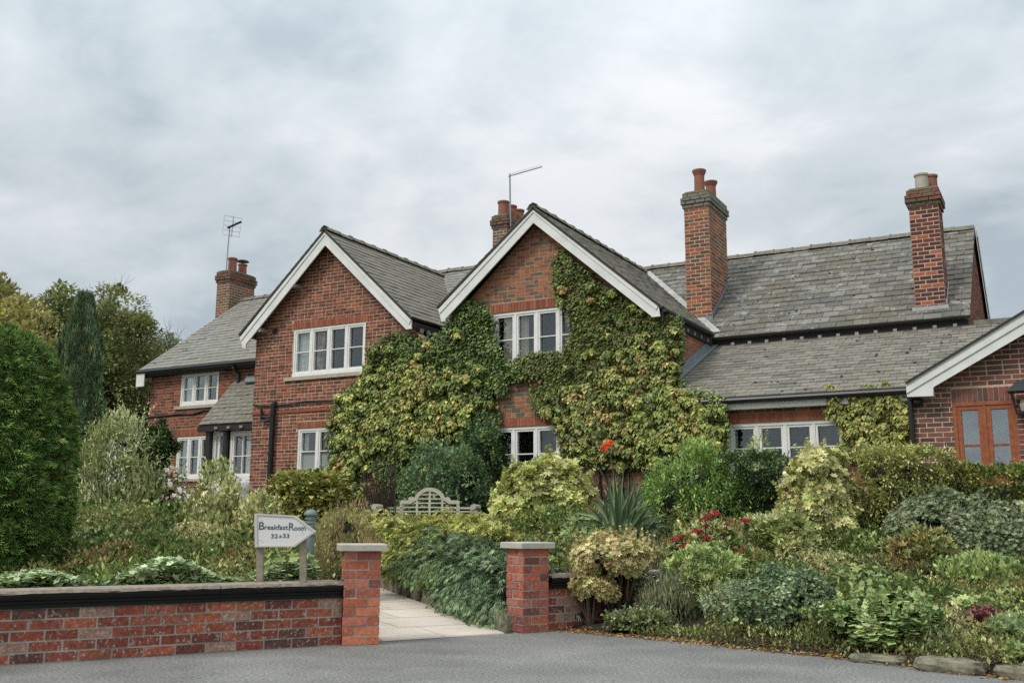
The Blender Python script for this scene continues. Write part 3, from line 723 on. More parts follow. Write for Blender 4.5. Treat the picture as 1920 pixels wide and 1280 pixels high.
# right side wall of the right gable wing, seen above the lean-to roof
FS = Frame((uR + .003, 0, 0), (0, 1, 0), Z3); FS.N = np.array([1.0, 0, 0])
poly = [(VA + .003, GZ), (21.2, GZ), (21.2, 5.0), (VA + .003, 5.0)]
ws = wall_mesh(FS, poly, [], .24, MORTAR_R, 'wing_side_wall', house); BASE[ws.name] = BASE[house.name]
brick_fill(house, ws, FS, [(VA, 3.2), (21.2, 3.2), (21.2, 5.0), (VA, 5.0)], [], BR_MOT, z0=GZ + 36 * .080)
# --- bargeboards
def barge(name, pts_out, pts_in, v, d=.035, mat=BARGE, parent=house, label=None, z_top=.10):
    """pts: list of (x,z) outer and inner edges, same length; adds a raised moulding along the top"""
    mb = MB()
    for i in range(len(pts_out) - 1):
        o0, o1, i0, i1 = pts_out[i], pts_out[i + 1], pts_in[i], pts_in[i + 1]
        mb.prism([(o0[0], v, o0[1]), (o1[0], v, o1[1]), (i1[0], v, i1[1]), (i0[0], v, i0[1])][::1], (0, d, 0))
    o = mb.build(name, mat, parent); BASE[o.name] = BASE[parent.name]
    m2 = MB()
    for i in range(len(pts_out) - 1):
        o0, o1, i0, i1 = [np.array(p) for p in (pts_out[i], pts_out[i + 1], pts_in[i], pts_in[i + 1])]
        j0, j1 = o0 + (i0 - o0) * z_top / max(.1, np.linalg.norm(i0 - o0)), o1 + (i1 - o1) * z_top / max(.1, np.linalg.norm(i1 - o1))
        m2.prism([(o0[0], v - .018, o0[1]), (o1[0], v - .018, o1[1]), (j1[0], v - .018, j1[1]), (j0[0], v - .018, j0[1])], (0, .0175, 0))
    m2.build('moulding', mat, o)
    return o
barge('bargeboard', [(-17.17, 5.33), (-14.68, 7.64), (-12.175, 5.28)], [(-17.08, 5.06), (-14.66, 7.29), (-12.30, 5.08)], VB)
mb = MB(); mb.prism([(-17.17, VB + .001, 5.33), (-17.08, VB + .001, 5.06), (-16.98, VB + .001, 5.06), (-16.98, VB + .001, 5.50)], (0, .034, 0)); mb.prism([(-12.175, VB + .001, 5.28), (-12.175, VB + .001, 5.09), (-12.32, VB + .001, 5.09), (-12.32, VB + .001, 5.40)], (0, .034, 0)); mb.build('bargeboard_end', BARGE, house)
barge('bargeboard', [(-11.48, 5.44), (-9.187, 7.35), (-6.51, 5.03)], [(-11.36, 5.17), (-9.187, 7.03), (-6.64, 4.81)], VB)
mb = MB(); mb.prism([(-11.48, VB + .001, 5.44), (-11.40, VB + .001, 5.17), (-11.30, VB + .001, 5.18), (-11.30, VB + .001, 5.55)], (0, .034, 0)); mb.prism([(-6.51, VB + .001, 5.03), (-6.49, VB + .001, 4.81), (-6.66, VB + .001, 4.81), (-6.66, VB + .001, 5.12)], (0, .034, 0)); mb.build('bargeboard_end', BARGE, house)
# --- roofs: each a thin solid with slates laid on it
def roof(name, O, Sx, Tx, poly, mat, w=.27, e=.21, parent=house, thick=.05, label=None, kindpiece=True, var=0.0):
    fr = Frame(O, Sx, Tx); mb = MB(); mb.prism(fr.w([(p[0], p[1], -thick) for p in ccw(poly)]), fr.N * thick)
    o = mb.build(name, ROOFBASE, parent); BASE[o.name] = BASE[parent.name]
    if label: o['label'] = label
    slate_fill(house, o, fr, poly, mat, w, e, var=var); return fr, o
def slope_roof_x(name, y0, z0, y1, z1, xa, xb, mat, **k):      # eave along x at (y0,z0), ridge at (y1,z1)
    L_ = math.hypot(y1 - y0, z1 - z0); xt = k.pop('top', (xa, xb))
    return roof(name, (0, y0, z0), X3, (0, y1 - y0, z1 - z0), [(xa, 0), (xb, 0), (xt[1], L_), (xt[0], L_)], mat, **k)
def slope_roof_y(name, x0, z0, x1, z1, ya, yb, mat, right, **k):   # eave along y
    L_ = math.hypot(x1 - x0, z1 - z0); yt = k.pop('top', (ya, yb))
    if right: Sx = (0, 1, 0); poly = [(ya, 0), (yb, 0), (yt[1], L_), (yt[0], L_)]
    else: Sx = (0, -1, 0); poly = [(-ya, 0), (-yb, 0), (-yt[1], L_), (-yt[0], L_)]
    return roof(name, (x0, 0, z0), Sx, (x1 - x0, 0, z1 - z0), poly, mat, **k)
YF = VB - .03; ROOFS = []
MR_V, MR_Z = 22.6, 7.85                      # main ridge
_r = slope_roof_x('main_roof_slope', 18.75, 5.09, MR_V, MR_Z, -22.35, -10.3, SL_LEFT, w=.26, e=.2, label='pale slate roof of the left part under the squat chimney')
ROOFS.append((_r, [(-22.3, .1), (-17, .1), (-17, 4.4), (-22.3, 4.4)], 26))
mb = MB(); mb.prism([(-22.35, MR_V, MR_Z), (-10.3, MR_V, MR_Z), (-10.3, 26.2, 5.1), (-22.35, 26.2, 5.1)], (0, 0, -.05)); mb.build('rear_roof_slope', ROOFBASE, house)
def yi(z): return 18.75 + (z - 5.09) / (MR_Z - 5.09) * (MR_V - 18.75)    # where a height meets the main slope
slope_roof_y('left_gable_roof_slope', -12.14, 5.34, LA[0], LA[1] + .05, YF, yi(5.34), SL_GAB, True, top=(YF, yi(7.67) + .1), w=.26, e=.19, label='slate slope between the two gables')
slope_roof_y('left_gable_roof_slope', -17.22, 5.40, LA[0], LA[1] + .05, YF, yi(5.4), SL_GAB, False, top=(YF, yi(7.67) + .1), w=.26, e=.19)
slope_roof_y('right_gable_roof_slope', -11.52, 5.50, RA[0], RA[1] + .05, YF, yi(5.5), SL_GAB, False, top=(YF, yi(7.37) + .3), w=.26, e=.19)
UR_V, UR_Z, UE_V, UE_Z = 23.64, 7.49, 20.3, 4.88      # right range: ridge and eave
def yr(z): return UE_V + (z - UE_Z) / (UR_Z - UE_Z) * (UR_V - UE_V)
slope_roof_y('right_gable_roof_slope', -6.42, 4.99, RA[0], RA[1] + .05, YF, yr(4.99) + .15, SL_GAB, True, top=(YF, yr(7.37) + .1), w=.26, e=.19, label='slate slope falling to the valley by the middle chimney')
XE = -1.40
_r = slope_roof_x('right_range_roof_slope', UE_V, UE_Z, UR_V, UR_Z, -6.55, XE, SL_UP, top=(-9.8, XE), w=.33, e=.235, label='large streaked slate roof between the two tall chimneys')
ROOFS.append((_r, [(-6.5, .1), (XE, .1), (XE, 4.0), (-9.4, 4.0)], 55))
mb = MB(); mb.prism([(-9.8, UR_V, UR_Z), (XE, UR_V, UR_Z), (XE, 26.4, 5.5), (-9.8, 26.4, 5.5)], (0, 0, -.05)); mb.build('rear_roof_slope', ROOFBASE, house)
# lean-to roof in front of the right range
a_ = PU(1282, 697, uR); b2 = PU(1345, 640, uR); KL = (b2[2] - a_[2]) / (b2[1] - a_[1])
LE_V = plane_hit(1345, 745.5, a_[1], a_[2], KL)[1]; zL = lambda v: a_[2] + KL * (v - a_[1])
LT_V = 20.38
XR = .9
_r = slope_roof_x('lean_to_roof_slope', LE_V, zL(LE_V), LT_V, zL(LT_V), uR + .0, XR, SL_LOW, w=.26, e=.205, label='brownish slate lean-to roof above the low white window')
ROOFS.append((_r, [(uR, .1), (XR, .1), (XR, 4.2), (uR, 4.2)], 60))
mb = MB(); fr = Frame((0, LT_V, zL(LT_V)), X3, Z3); mb.bb((-1.35, LT_V - .04, zL(LT_V) - .05), (XR, LT_V + .2, zL(LT_V) + .09)); mb.build('coping_strip', RIDGE, house)
def moss(fr, poly, n, par, seed):
    g = np.random.default_rng(seed); mb = MB(); x0, x1 = min(p[0] for p in poly), max(p[0] for p in poly); y1 = max(p[1] for p in poly); k = 0
    while k < n:
        a, b = g.uniform(x0, x1), g.uniform(.1, y1 - .1)
        if not inpoly((a, b), poly)[0]: continue
        k += 1; r_ = g.uniform(.012, .034); c = fr.w([(a, b, .012)])[0]
        V = [c + r_ * (math.cos(t) * fr.S * g.uniform(.8, 1.5) + math.sin(t) * fr.T * g.uniform(.6, 1.1)) for t in np.linspace(0, 5.2, 6)] + [c + fr.N * r_ * .9]
        mb.add(V, [(i, (i + 1) % 6, 6) for i in range(6)])
    o = mb.build('moss', MOSS, par); o['kind'] = 'stuff'
MOSS = simple('moss', S3(58, 62, 34), .98, noise=.5, nscale=30)
for (fr, o), poly, n in ROOFS: moss(fr, poly, n, o, len(poly) + n)
# --- ridge tiles
def ridge_tiles(x0, x1, y, z, axis='x', n=.45, mat=RIDGE, name='ridge_tile'):
    L_ = abs(x1 - x0); k = max(1, round(L_ / n)); st = (x1 - x0) / k; wd = .13
    for i in range(k):
        a = x0 + i * st; b = a + st * .985; zz = z + random.uniform(-.008, .01)
        mb = MB()
        prof = [(-wd, -.075), (-wd * .55, .01), (0, .045), (wd * .55, .01), (wd, -.075), (0, -.0)]
        for (p, q, s) in ((a, b, 1.0), (a, a + st * .1, 1.18)):
            if axis == 'x': P = [(p, y + u_ * s, zz + v_ * s + (.012 if s > 1 else 0)) for u_, v_ in prof]; d = (q - p, 0, 0)
            else: P = [(y + u_ * s, p, zz + v_ * s + (.012 if s > 1 else 0)) for u_, v_ in prof]; d = (0, q - p, 0)
            mb.prism(P if axis == 'x' else P[::-1], d)
        mb.build(name, mat, house)
ridge_tiles(-9.5, XE, UR_V, UR_Z + .03)
ridge_tiles(-22.35, -10.6, MR_V, MR_Z + .03)
ridge_tiles(YF, yi(7.67), LA[0], LA[1] + .08, 'y'); ridge_tiles(YF, yr(7.37), RA[0], RA[1] + .08, 'y')
# --- upper right wall, gable end and eaves
FU = Frame((0, 20.6, 0), X3, Z3); poly = [(uR, 3.9), (XE - .12, 3.9), (XE - .12, 4.85), (uR, 4.85)]
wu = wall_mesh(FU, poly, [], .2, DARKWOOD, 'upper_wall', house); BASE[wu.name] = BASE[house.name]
mb = MB(); mb.bb((uR, 20.46, zL(20.4) + .02), (XE - .1, 20.59, zL(20.4) + .16)); mb.build('lead_apron', LEAD, house)
FE = Frame((XE - .06, 0, 0), (0, 1, 0), Z3); FE.N = np.array([1.0, 0, 0])
pe = [(20.5, 3.0), (26.3, 3.0), (26.3, 5.45), (UR_V, UR_Z - .1), (20.5, 4.98)]
we = wall_mesh(FE, pe, [], .2, MORTAR, 'end_gable_wall', house); BASE[we.name] = BASE[house.name]
brick_fill(house, we, FE, [(20.5, 4.2), (26.3, 4.2), (26.3, 5.45), (UR_V, UR_Z - .1), (20.5, 4.98)], [], BR_OLD, z0=4.2)
mb = MB(); mb.prism([(XE + .02, UR_V, UR_Z + .02), (XE + .02, 26.4, 5.5), (XE + .02, 26.4, 5.28), (XE + .02, UR_V, UR_Z - .22)], (.03, 0, 0)); mb.build('bargeboard', BARGE, house)
def rafters(x0, x1, n, y, z, dy=.12, dz=.0, size=.035, mat=RAFT, axis='x', soff=.0):
    for i in range(n):
        x = x0 + (x1 - x0) * (i + .5) / n; mb = MB()
        if axis == 'x': mb.bb((x - size, y, z - size), (x + size, y + dy, z + size))
        else: mb.bb((y - dy, x - size, z - size), (y, x + size, z + size))
        mb.build('rafter_end', mat, house)
rafters(-6.2, XE - .1, 13, UE_V + .06, UE_Z - .16)
def soffit(a, b, mat=DARKWOOD, name='eaves_board'): mb = MB(); mb.bb(a, b); return mb.build(name, mat, house)
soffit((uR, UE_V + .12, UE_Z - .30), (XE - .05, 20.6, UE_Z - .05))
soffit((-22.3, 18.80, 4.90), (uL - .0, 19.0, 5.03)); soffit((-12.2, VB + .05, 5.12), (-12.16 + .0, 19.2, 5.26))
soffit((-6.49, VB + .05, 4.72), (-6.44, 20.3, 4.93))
rafters(VA + .1, 20.2, 6, -6.43, 4.78, axis='y', dy=.02)
rafters(VA - .05, 18.6, 4, -12.12, 5.10, axis='y', dy=.05, size=.045)
mb = MB(); mb.tube([(-6.40, VB + .0, 4.93), (-6.40, 20.2, 4.93)], .05, 8); mb.build('gutter', BLACK, house)
# valley lead beside and below the middle chimney
mb = MB()
def vl(z, off): return np.array([-6.42 + (z - 4.99) / (RA[1] + .05 - 4.99) * (RA[0] + 6.42) + off, yr(z), z + .035])
mb.prism([vl(4.99, -.12), vl(4.99, .12), vl(7.3, .10), vl(7.3, -.08)], (0, 0, .02)); mb.build('valley_lead', LEADW, house)
mb = MB()
def vm_(z, off): return np.array([-11.52 + (z - 5.5) / (RA[1] - 5.45) * (RA[0] + 11.52) + off, yi(z), z + .035])
mb.prism([vm_(5.6, -.12), vm_(5.6, .12), vm_(7.3, .10), vm_(7.3, -.08)], (0, 0, .02)); mb.build('valley_lead', LEADW, house)
# stepped flashing where the lean-to meets the side wall
mb = MB(); mb.prism([(uR + .012, LE_V + .9, zL(LE_V + .9) + .02), (uR + .012, 20.5, zL(20.5) + .02), (uR + .012, 20.5, zL(20.5) + .19), (uR + .012, LE_V + .9, zL(LE_V + .9) + .19)], (.012, 0, 0))
mb.prism([(uR + .012, LE_V + .9, zL(LE_V + .9) + .034), (uR + .16, LE_V + .9, zL(LE_V + .9) + .034), (uR + .16, 20.4, zL(20.4) + .034), (uR + .012, 20.4, zL(20.4) + .034)], (0, 0, .006)); mb.build('step_flashing', LEAD, house)
# --- lean-to wall, fascia, window
VC = LE_V + .26; FC = Frame((0, VC, 0), X3, Z3)
q0, q1 = PV(1365, 794, VC), PV(1582, 786, VC); zt = (q0[2] + q1[2]) / 2
h5 = hole(q0[0], q1[0], zt - 1.05, zt)
poly = [(uR, GZ), (XR, GZ), (XR, zL(VC) - .03), (uR, zL(VC) - .03)]
wc = wall_mesh(FC, poly, [h5], .24, MORTAR_R, 'lean_to_wall', house); BASE[wc.name] = BASE[house.name]
brick_fill(house, wc, FC, poly, [h5, (h5[0] - .1, h5[1] + .1, h5[3], h5[3] + .17)], BR_OLD, z0=GZ)
soldiers(house, wc, FC, h5[0] - .1, h5[1] + .1, h5[3] + .004, .165, BR_LINT, w=.065)
window(FC, *h5, 4, bars=(.58,), curtain={0: (0, .15, NET)}, sill=(.1, .1, .08), depth=2.2, label='wide low white window with four lights under the lean-to eave')
zf = zL(VC)
mb = MB(); mb.bb((uR + .02, VC - .17, h5[3] + .23), (XR, VC - .012, h5[3] + .41)); mb.build('fascia', WHITE, house)
mb = MB(); mb.tube([(uR, LE_V + .02, zL(LE_V) - .06), (XR, LE_V + .02, zL(LE_V) - .06)], .055, 10); mb.build('gutter', BLACK, house)
soffit((uR, LE_V + .05, h5[3] + .43), (XR, VC - .02, zL(LE_V) - .03))
# --- left house
FL = Frame((0, VL, 0), X3, Z3)
ql = PV(340, 701, VL), PV(411.5, 694, VL), PV(337, 762, VL); h6 = hole(ql[0][0], ql[1][0], ql[2][2], ql[0][2])
qg = PV(332, 819, VL), PV(391, 815, VL), PV(348, 898, VL); h7 = hole(qg[0][0], qg[1][0] + .12, qg[2][2], qg[0][2])
poly = [(-22.1, GZ), (uL, GZ), (uL, 5.02), (-22.1, 5.02)]
w6 = wall_mesh(FL, poly, [h6, h7], .24, MORTAR_R, 'left_house_wall', house); BASE[w6.name] = BASE[house.name]; w6['label'] = 'weathered orange-red brick wall behind the porch'
brick_fill(house, w6, FL, poly, [h6, h7, (h6[0] - .25, h6[1] + .2, h6[3], h6[3] + .1), (h7[0], h7[1], h7[3], h7[3] + .22)], BR_LEFT, z0=GZ)
soldiers(house, w6, FL, h7[0] - .02, h7[1], h7[3] + .004, .2, BR_LINT, w=.07)
mb = MB(); mb.bb((h6[0] - .22, VL - .03, h6[3] + .01), (h6[1] + .17, VL + .05, h6[3] + .1)); mb.build('lintel', CREAM, house)
window(FL, *h6, 3, curtain={0: (0, .8, NET)}, sill=(.15, .05, .08)); window(FL, *h7, 3, curtain={0: (0, .4, NET)}, sill=(.05, .05, .06))
mb = MB(); mb.prism([(-22.36, 18.72, 5.02), (-22.36, MR_V, MR_Z - .05), (-22.36, MR_V, MR_Z - .28), (-22.36, 18.72, 4.6)], (.03, 0, 0)); mb.prism([(-22.36, 18.70, 5.02), (-22.05, 18.70, 5.02), (-22.05, 18.70, 4.62), (-22.36, 18.70, 4.62)], (0, .03, 0)); mb.build('bargeboard', BARGE, house)
fr = Frame((-22.1, 0, 0), (0, -1, 0), Z3); wall_mesh(fr, [(-26, GZ), (-VL - .241, GZ), (-VL - .241, 5.0), (-MR_V, MR_Z - .1), (-26, 5.2)], [], .24, MORTAR_R, 'left_end_wall', house)
mb = MB(); mb.tube([(-22.35, 18.7, 5.02), (-17.2, 18.7, 5.02)], .05, 8); mb.build('gutter', BLACK, house)
pd = PV(445, 690, 18.9)
mb = MB(); mb.tube([PV(436, 680, 18.75), PV(438, 690, 18.75), PV(447, 700, 18.92), PV(447, 735, 18.92)], .045, 8); mb.build('downpipe', BLACK, house)
# overflow cable under the left windows
mb = MB(); mb.tube([PV(x, y, VL - .03) for x, y in ((262, 783), (300, 780), (336, 776), (362, 776), (385, 769), (400, 768))], .022, 6); mb.build('cable', BLACK, house)

# --- chimneys
def chimney(x0, x1, y0, y1, zb, zt_, mat, pots, H=.083, capmat=RIDGE, label=None, L=.235, cap=.06, lean=None):
    c = MB(); c.bb((x0 + .004, y0 + .004, zb), (x1 - .004, y1 - .004, zt_)); o = c.build('chimney', MORTAR, house); BASE[o.name] = BASE[house.name]
    if label: o['label'] = label
    faces = [Frame((0, y0 + .004, 0), X3, Z3), None, None]
    f1 = Frame((x1 - .004, 0, 0), (0, 1, 0), Z3); f1.N = np.array([1.0, 0, 0])
    f2 = Frame((x0 + .004, 0, 0), (0, -1, 0), Z3)
    n = int((zt_ - zb) / H); z0_ = zt_ - n * H
    for r in range(n):
        z = z0_ + r * H; ov = 0
        if r >= n - 1: ov = cap * .45
        elif r >= n - 3: ov = cap
        elif r >= n - 4: ov = cap * .5
        for fr, a, b in ((faces[0], x0, x1), (f1, y0, y1), (f2, -y1, -y0)):
            a -= ov; b += ov; k = max(2, round((b - a) / L * 2) / 2); bw = (b - a) / k
            x = a - (bw / 2 if (r % 2) else 0)
            while x < b - .01:
                aa, bb_ = max(a, x), min(b, x + bw)
                if bb_ - aa > .02: piece(house, o, 'brick', fr, [(aa + .007, z + .008), (bb_ - .007, z + .008), (bb_ - .007, z + H - .008), (aa + .007, z + H - .008)], -.03, .004 + ov + random.choice((-.002, 0, .002)), mat if ov == 0 else capmat)
                x += bw
    m = MB(); m.bb((x0 - cap * .4, y0 - cap * .4, zt_ + .001), (x1 + cap * .4, y1 + cap * .4, zt_ + .02)); n_ = MB()
    m.prism([(x0 + .02, y0 + .02, zt_ + .02), (x1 - .02, y0 + .02, zt_ + .02), (x1 - .02, y1 - .02, zt_ + .02), (x0 + .02, y1 - .02, zt_ + .02)], (0, 0, .04)); m.build('flaunching', LICHEN, o)
    for px_, py_, r_, h_, pm, kind in pots:
        m = MB(); z = zt_ + .05
        if kind == 'flare': prof = [(r_, 0), (r_ * .92, h_ * .72), (r_ * .94, h_ * .76), (r_ * 1.05, h_ * .82), (r_ * 1.28, h_ * .94), (r_ * 1.30, h_), (r_ * 1.15, h_), (r_ * .7, h_ * .9)]
        elif kind == 'cowl': prof = [(r_, 0), (r_ * .92, h_ * .8), (r_ * 1.1, h_ * .82), (r_ * 1.1, h_ * .92), (r_ * .8, h_ * .93)]
        else: prof = [(r_, 0), (r_ * .95, h_ * .84), (r_ * 1.1, h_ * .87), (r_ * 1.1, h_ * .98), (r_ * .95, h_), (r_ * .7, h_ * .95)]
        m.lathe((px_, py_, z), prof, 18); p = m.build('chimney_pot', pm, o, smooth=False)
        if kind == 'cowl':
            m = MB(); m.lathe((px_, py_, z + h_ * 1.0), [(r_ * 1.5, .06), (r_ * 1.2, .10), (.02, .14)], 14); m.tube([(px_, py_, z + h_ * .8), (px_, py_, z + h_ * 1.1)], .03, 6); m.build('rain_cap', BLACK, o)
    return o
# middle chimney
cb = plane_hit(1335, 597.5, UE_V, UE_Z, (UR_Z - UE_Z) / (UR_V - UE_V)); yv = cb[1]
cx1 = cb[0]; cx0 = PV(1287.5, 582, yv)[0]
ct = PV(1327.5, 358, yv)[2]
cy1 = PU(1361, 400, cx1)[1]
print('mid chimney', cx0, cx1, yv, cy1, ct)
xm = (cx0 + cx1) / 2
p1 = PD(1306.5, 346, float((np.array([xm, yv + .35, 0])) @ FH)); 
chimney(cx0, cx1, yv, cy1, cb[2] - .9, ct, BR_CH1, [(xm, yv + .30, .125, .58, TERRA, 'flare'), (xm + .06, yv + (cy1 - yv) * .72, .125, .50, TERRA, 'flare')], label='tall mottled brick chimney with two flared pots, in the valley', H=.086)
mb = MB(); mb.prism([(cx0 - .02, yv - .012, cb[2] - .02), (cx1 + .02, yv - .012, cb[2] - .02), (cx1 + .02, yv - .012, cb[2] + .07), (cx0 - .02, yv - .012, cb[2] + .07)], (0, .01, 0))
KU = (UR_Z - UE_Z) / (UR_V - UE_V)
mb.prism([(cx1 + .012, yv - .02, cb[2] + .03), (cx1 + .012, cy1, cb[2] + KU * (cy1 - yv) + .03), (cx1 + .012, cy1, cb[2] + KU * (cy1 - yv) + .13), (cx1 + .012, yv - .02, cb[2] + .13)], (.012, 0, 0)); mb.build('chimney_flashing', LEAD, house)
# right chimney
cb = plane_hit(1774, 577, UE_V, UE_Z, KU); yv = cb[1]; cx1 = cb[0]; cx0 = PV(1717, 581, yv)[0]; ct = PV(1738, 350, yv)[2]; cy1 = yv + (cx1 - cx0) * 1.25
print('right chimney', cx0, cx1, yv, cy1, ct)
xm = (cx0 + cx1) / 2
chimney(cx0, cx1, yv, cy1, cb[2] - .7, ct - .05, BR_CH2, [(xm - .02, yv + .2, .13, .34, POTGREY, 'plain'), (xm + .12, yv + .55, .125, .40, TERRA, 'plain')], label='tall dark brick chimney with a buff pot, right end of the roof', capmat=BR_CH3, H=.084)
mb = MB(); mb.bb((cx0 - .06, yv - .03, cb[2] - .03), (cx1 + .05, yv + .0, cb[2] + .06))
mb.prism([(cx1 + .012, yv - .02, cb[2] + .03), (cx1 + .012, cy1, cb[2] + KU * (cy1 - yv) + .03), (cx1 + .012, cy1, cb[2] + KU * (cy1 - yv) + .13), (cx1 + .012, yv - .02, cb[2] + .13)], (.012, 0, 0)); mb.build('chimney_flashing', LEADW, house)
# left chimney (on the end of the main ridge)
yv = MR_V - .35; a = PV(405, 590, yv); b3 = PV(428, 582, yv)
cx0 = a[0]; cx1 = PV(430, 540, yv)[0]; zt_ = PV(430, 508, yv)[2]; cy1 = PU(478, 530, cx1)[1]
print('left chimney', cx0, cx1, yv, cy1, zt_)
cx0 = min(cx0, cx1 - .55); cy1 = min(max(cy1, yv + .9), yv + 1.8)
chimney(cx0, cx1, yv, cy1, 6.6, zt_, BR_CH3, [((cx0 + cx1) / 2 - .0, yv + .35, .14, .48, TERRA, 'plain'), ((cx0 + cx1) / 2, yv + (cy1 - yv) * .72, .14, .40, TERRA, 'cowl')], capmat=BR_CH3, label='squat lichened chimney at the left end of the ridge', H=.086)
LCH = (cx0, cx1, yv, cy1, zt_)
# back chimney on the main ridge between the gables
yv = MR_V - .3; cx0 = PV(923.5, 440, yv)[0]; cx1 = PV(950, 430, yv)[0]; zt_ = PV(945, 404, yv)[2]; cy1 = PU(992, 420, cx1)[1]
print('back chimney', cx0, cx1, yv, cy1, zt_)
cy1 = min(max(cy1, yv + 1.0), yv + 2.2)
dy = (cy1 - yv)
chimney(cx0, cx1, yv, cy1, 7.0, zt_, BR_CH3, [((cx0 + cx1) / 2, yv + dy * k, .15, .42, TERRA, 'plain') for k in (.16, .5, .84)], capmat=BR_CH3, label='grey-brown chimney with three pots behind the right gable')
BCH = (cx0, cx1, yv, cy1, zt_)

# --- porch in the corner
pe0 = PV(372, 797, VA + .25); pe1 = PV(474, 791, VA + .25); ptz = PV(450, 714, VL - .02)[2]
PX0 = pe0[0]; pz = (pe0[2] + PV(474, 790, VA + .25)[2]) / 2; YP = VA + .25
print('porch', PX0, pz, ptz)
slope_roof_x('porch_roof_slope', YP, pz, VL - .02, ptz, PX0, uL - .02, SL_GAB, w=.2, e=.15, var=.15, label='small steep slate roof over the porch')
mb = MB(); mb.prism([(PX0 + .55, VL - .2, ptz - .1), (uL - .02, VL - .2, ptz - .1), (uL - .02, VL - .02, ptz + .08), (PX0 + .45, VL - .02, ptz + .08)], (0, -.02, .03)); mb.build('porch_flashing', LEAD, house)
soffit((PX0 - .05, YP + .02, pz - .17), (uL - .01, YP + .12, pz - .03), name='porch_beam')
for i in range(4):
    x = PX0 + .62 + i * .42; mb = MB(); mb.bb((x - .045, YP - .03, pz - .13), (x + .045, YP + .06, pz - .07)); mb.build('rafter_end', RAFT, house)
FPp = Frame((0, VA + .45, 0), X3, Z3)
sx = [PV(392, 850, VA + .45)[0], PV(397, 850, VA + .45)[0], PV(421, 850, VA + .45)[0], PV(429, 850, VA + .45)[0]]
dz1 = PV(440, 808, VA + .45)[2]
print('porch posts', sx, dz1)
for a, b in ((sx[0] - .06, sx[1] - .01), (sx[2] + .01, sx[3] - .02)):
    mb = MB(); mb.bb((a, VA + .36, GZ), (b, VA + .50, pz - .1)); mb.build('porch_post', BLACK, house)
window(FPp, sx[1], sx[2], dz1 - 1.25, dz1, 1, bars=(.45,), frame=.04, sash=.05, room=False)
mb = MB(); mb.bb((sx[1], VA + .47, GZ), (sx[2], VA + .56, dz1 - 1.25)); mb.build('porch_panel', WHITE, house)
# half-glazed door
dx0, dx1 = sx[3] + .01, uL - .03
window(FPp, dx0, dx1, dz1 - 1.2, dz1, 1, bars=(.47,), frame=.07, sash=.05, room=False, vbar=2, curtain={0: (.35, 1, NET)}, label='glazed upper half of the white porch door')
mb = MB(); mb.bb((dx0 + .01, VA + .47, .55), (dx1, VA + .56, dz1 - 1.2)); dr = mb.build('door', WHITE, house); BASE[dr.name] = BASE[house.name]; dr['label'] = 'white half-glazed porch door'
mb = MB(); mb.tube([(dx0 + .09, VA + .46, dz1 - 1.1), (dx0 + .09, VA + .41, dz1 - 1.1), (dx0 + .18, VA + .41, dz1 - 1.1)], .012, 6); mb.build('handle', METAL, dr)
# porch left side wall, brick as in the photograph through the side light
mb = MB(); mb.bb((PX0 + .45, VA + .5, GZ), (PX0 + .52, VL, pz - .1)); mb.build('porch_side', WHITE, house)

# --- pipes and cables on the left gable
mb = MB(); p0, p1_ = PV(512.5, 757, VA - .08), PV(501.3, 956, VA - .08); mb.tube([p0 + (0, .06, .03), p0, p1_ - (0, 0, .8)], .062, 10)
for px, py in ((511, 775), (503.5, 930), (507, 850)): q = PV(px, py, VA - .08); mb.tube([q - (0, 0, .03), q + (0, 0, .03)], .078, 10)
mb.build('soil_pipe', BLACK, house)
mb = MB(); mb.tube([PV(x, y, VA - .04) for x, y in ((475, 758), (490, 760), (512, 760), (540, 758), (572, 752), (610, 751), (650, 750))], .022, 6); mb.build('cable', BLACK, house)
mb = MB(); mb.tube([PV(x, y, VA - .08) for x, y in ((490, 766), (490, 788), (497, 790), (506, 788))], .035, 8); mb.tube([PV(x, y, VA - .08) for x, y in ((492, 781), (505, 782))], .025, 8); mb.build('waste_pipe', BLACK, house)
mb = MB(); mb.bb((uL, VA - .028, 3.47), (-14.0, VA, 3.53)); mb.build('brick_band', BR_LINT, house)
mb = MB(); q = PV(516, 620.5, VA); mb.bb((q[0] - .07, VA - .012, q[2] - .06), (q[0] + .07, VA + .02, q[2] + .06)); mb.build('air_vent', DARKWOOD, house)
for x, y in ((557, 537), (493, 620)): q = PV(x, y, VA - .1); mb = MB(); mb.bb((q[0] - .10, VA - .25, q[2] - .05), (q[0] + .07, VA, q[2] + .03)); mb.build('purlin_end', RAFT, house)
# --- TV aerials
def aerial_long(base, top, boom_a, boom_b, label):
    t_ = thing('tv_aerial', base, label, 'aerial'); m = MB(); m.tube([base, top], .022, 6); m.build('mast', METAL, t_)
    m = MB(); m.tube([boom_a, boom_b], .014, 6); m.build('boom', METAL, t_)
    d = unit((np.array(boom_b) - boom_a)[None])[0]; s_ = unit(np.cross(d, (0, 0, 1))[None])[0]; L_ = np.linalg.norm(np.array(boom_b) - boom_a)
    for i in range(16):
        p = np.array(boom_a) + d * L_ * (.08 + .9 * i / 15); m = MB(); m.tube([p - s_ * .10 + (0, 0, .03), p + s_ * .10 + (0, 0, .03)], .005, 5); m.build('element', METAL, t_)
    return t_
mB = (BCH[0] + .35, BCH[2] - .05, 0)
yb = float(np.array([mB[0], mB[1], 0]) @ FH)
aerial_long(PD(957, 425, yb), PD(956, 326, yb), PD(953, 331, yb), PD(1016, 313, yb - .4), 'long thin aerial on a mast by the three-pot chimney')
ya = float(np.array([LCH[0], LCH[2] - .05, 0]) @ FH)
t_ = thing('tv_aerial', PD(423, 525, ya), 'square grid aerial on the squat left chimney', 'aerial')
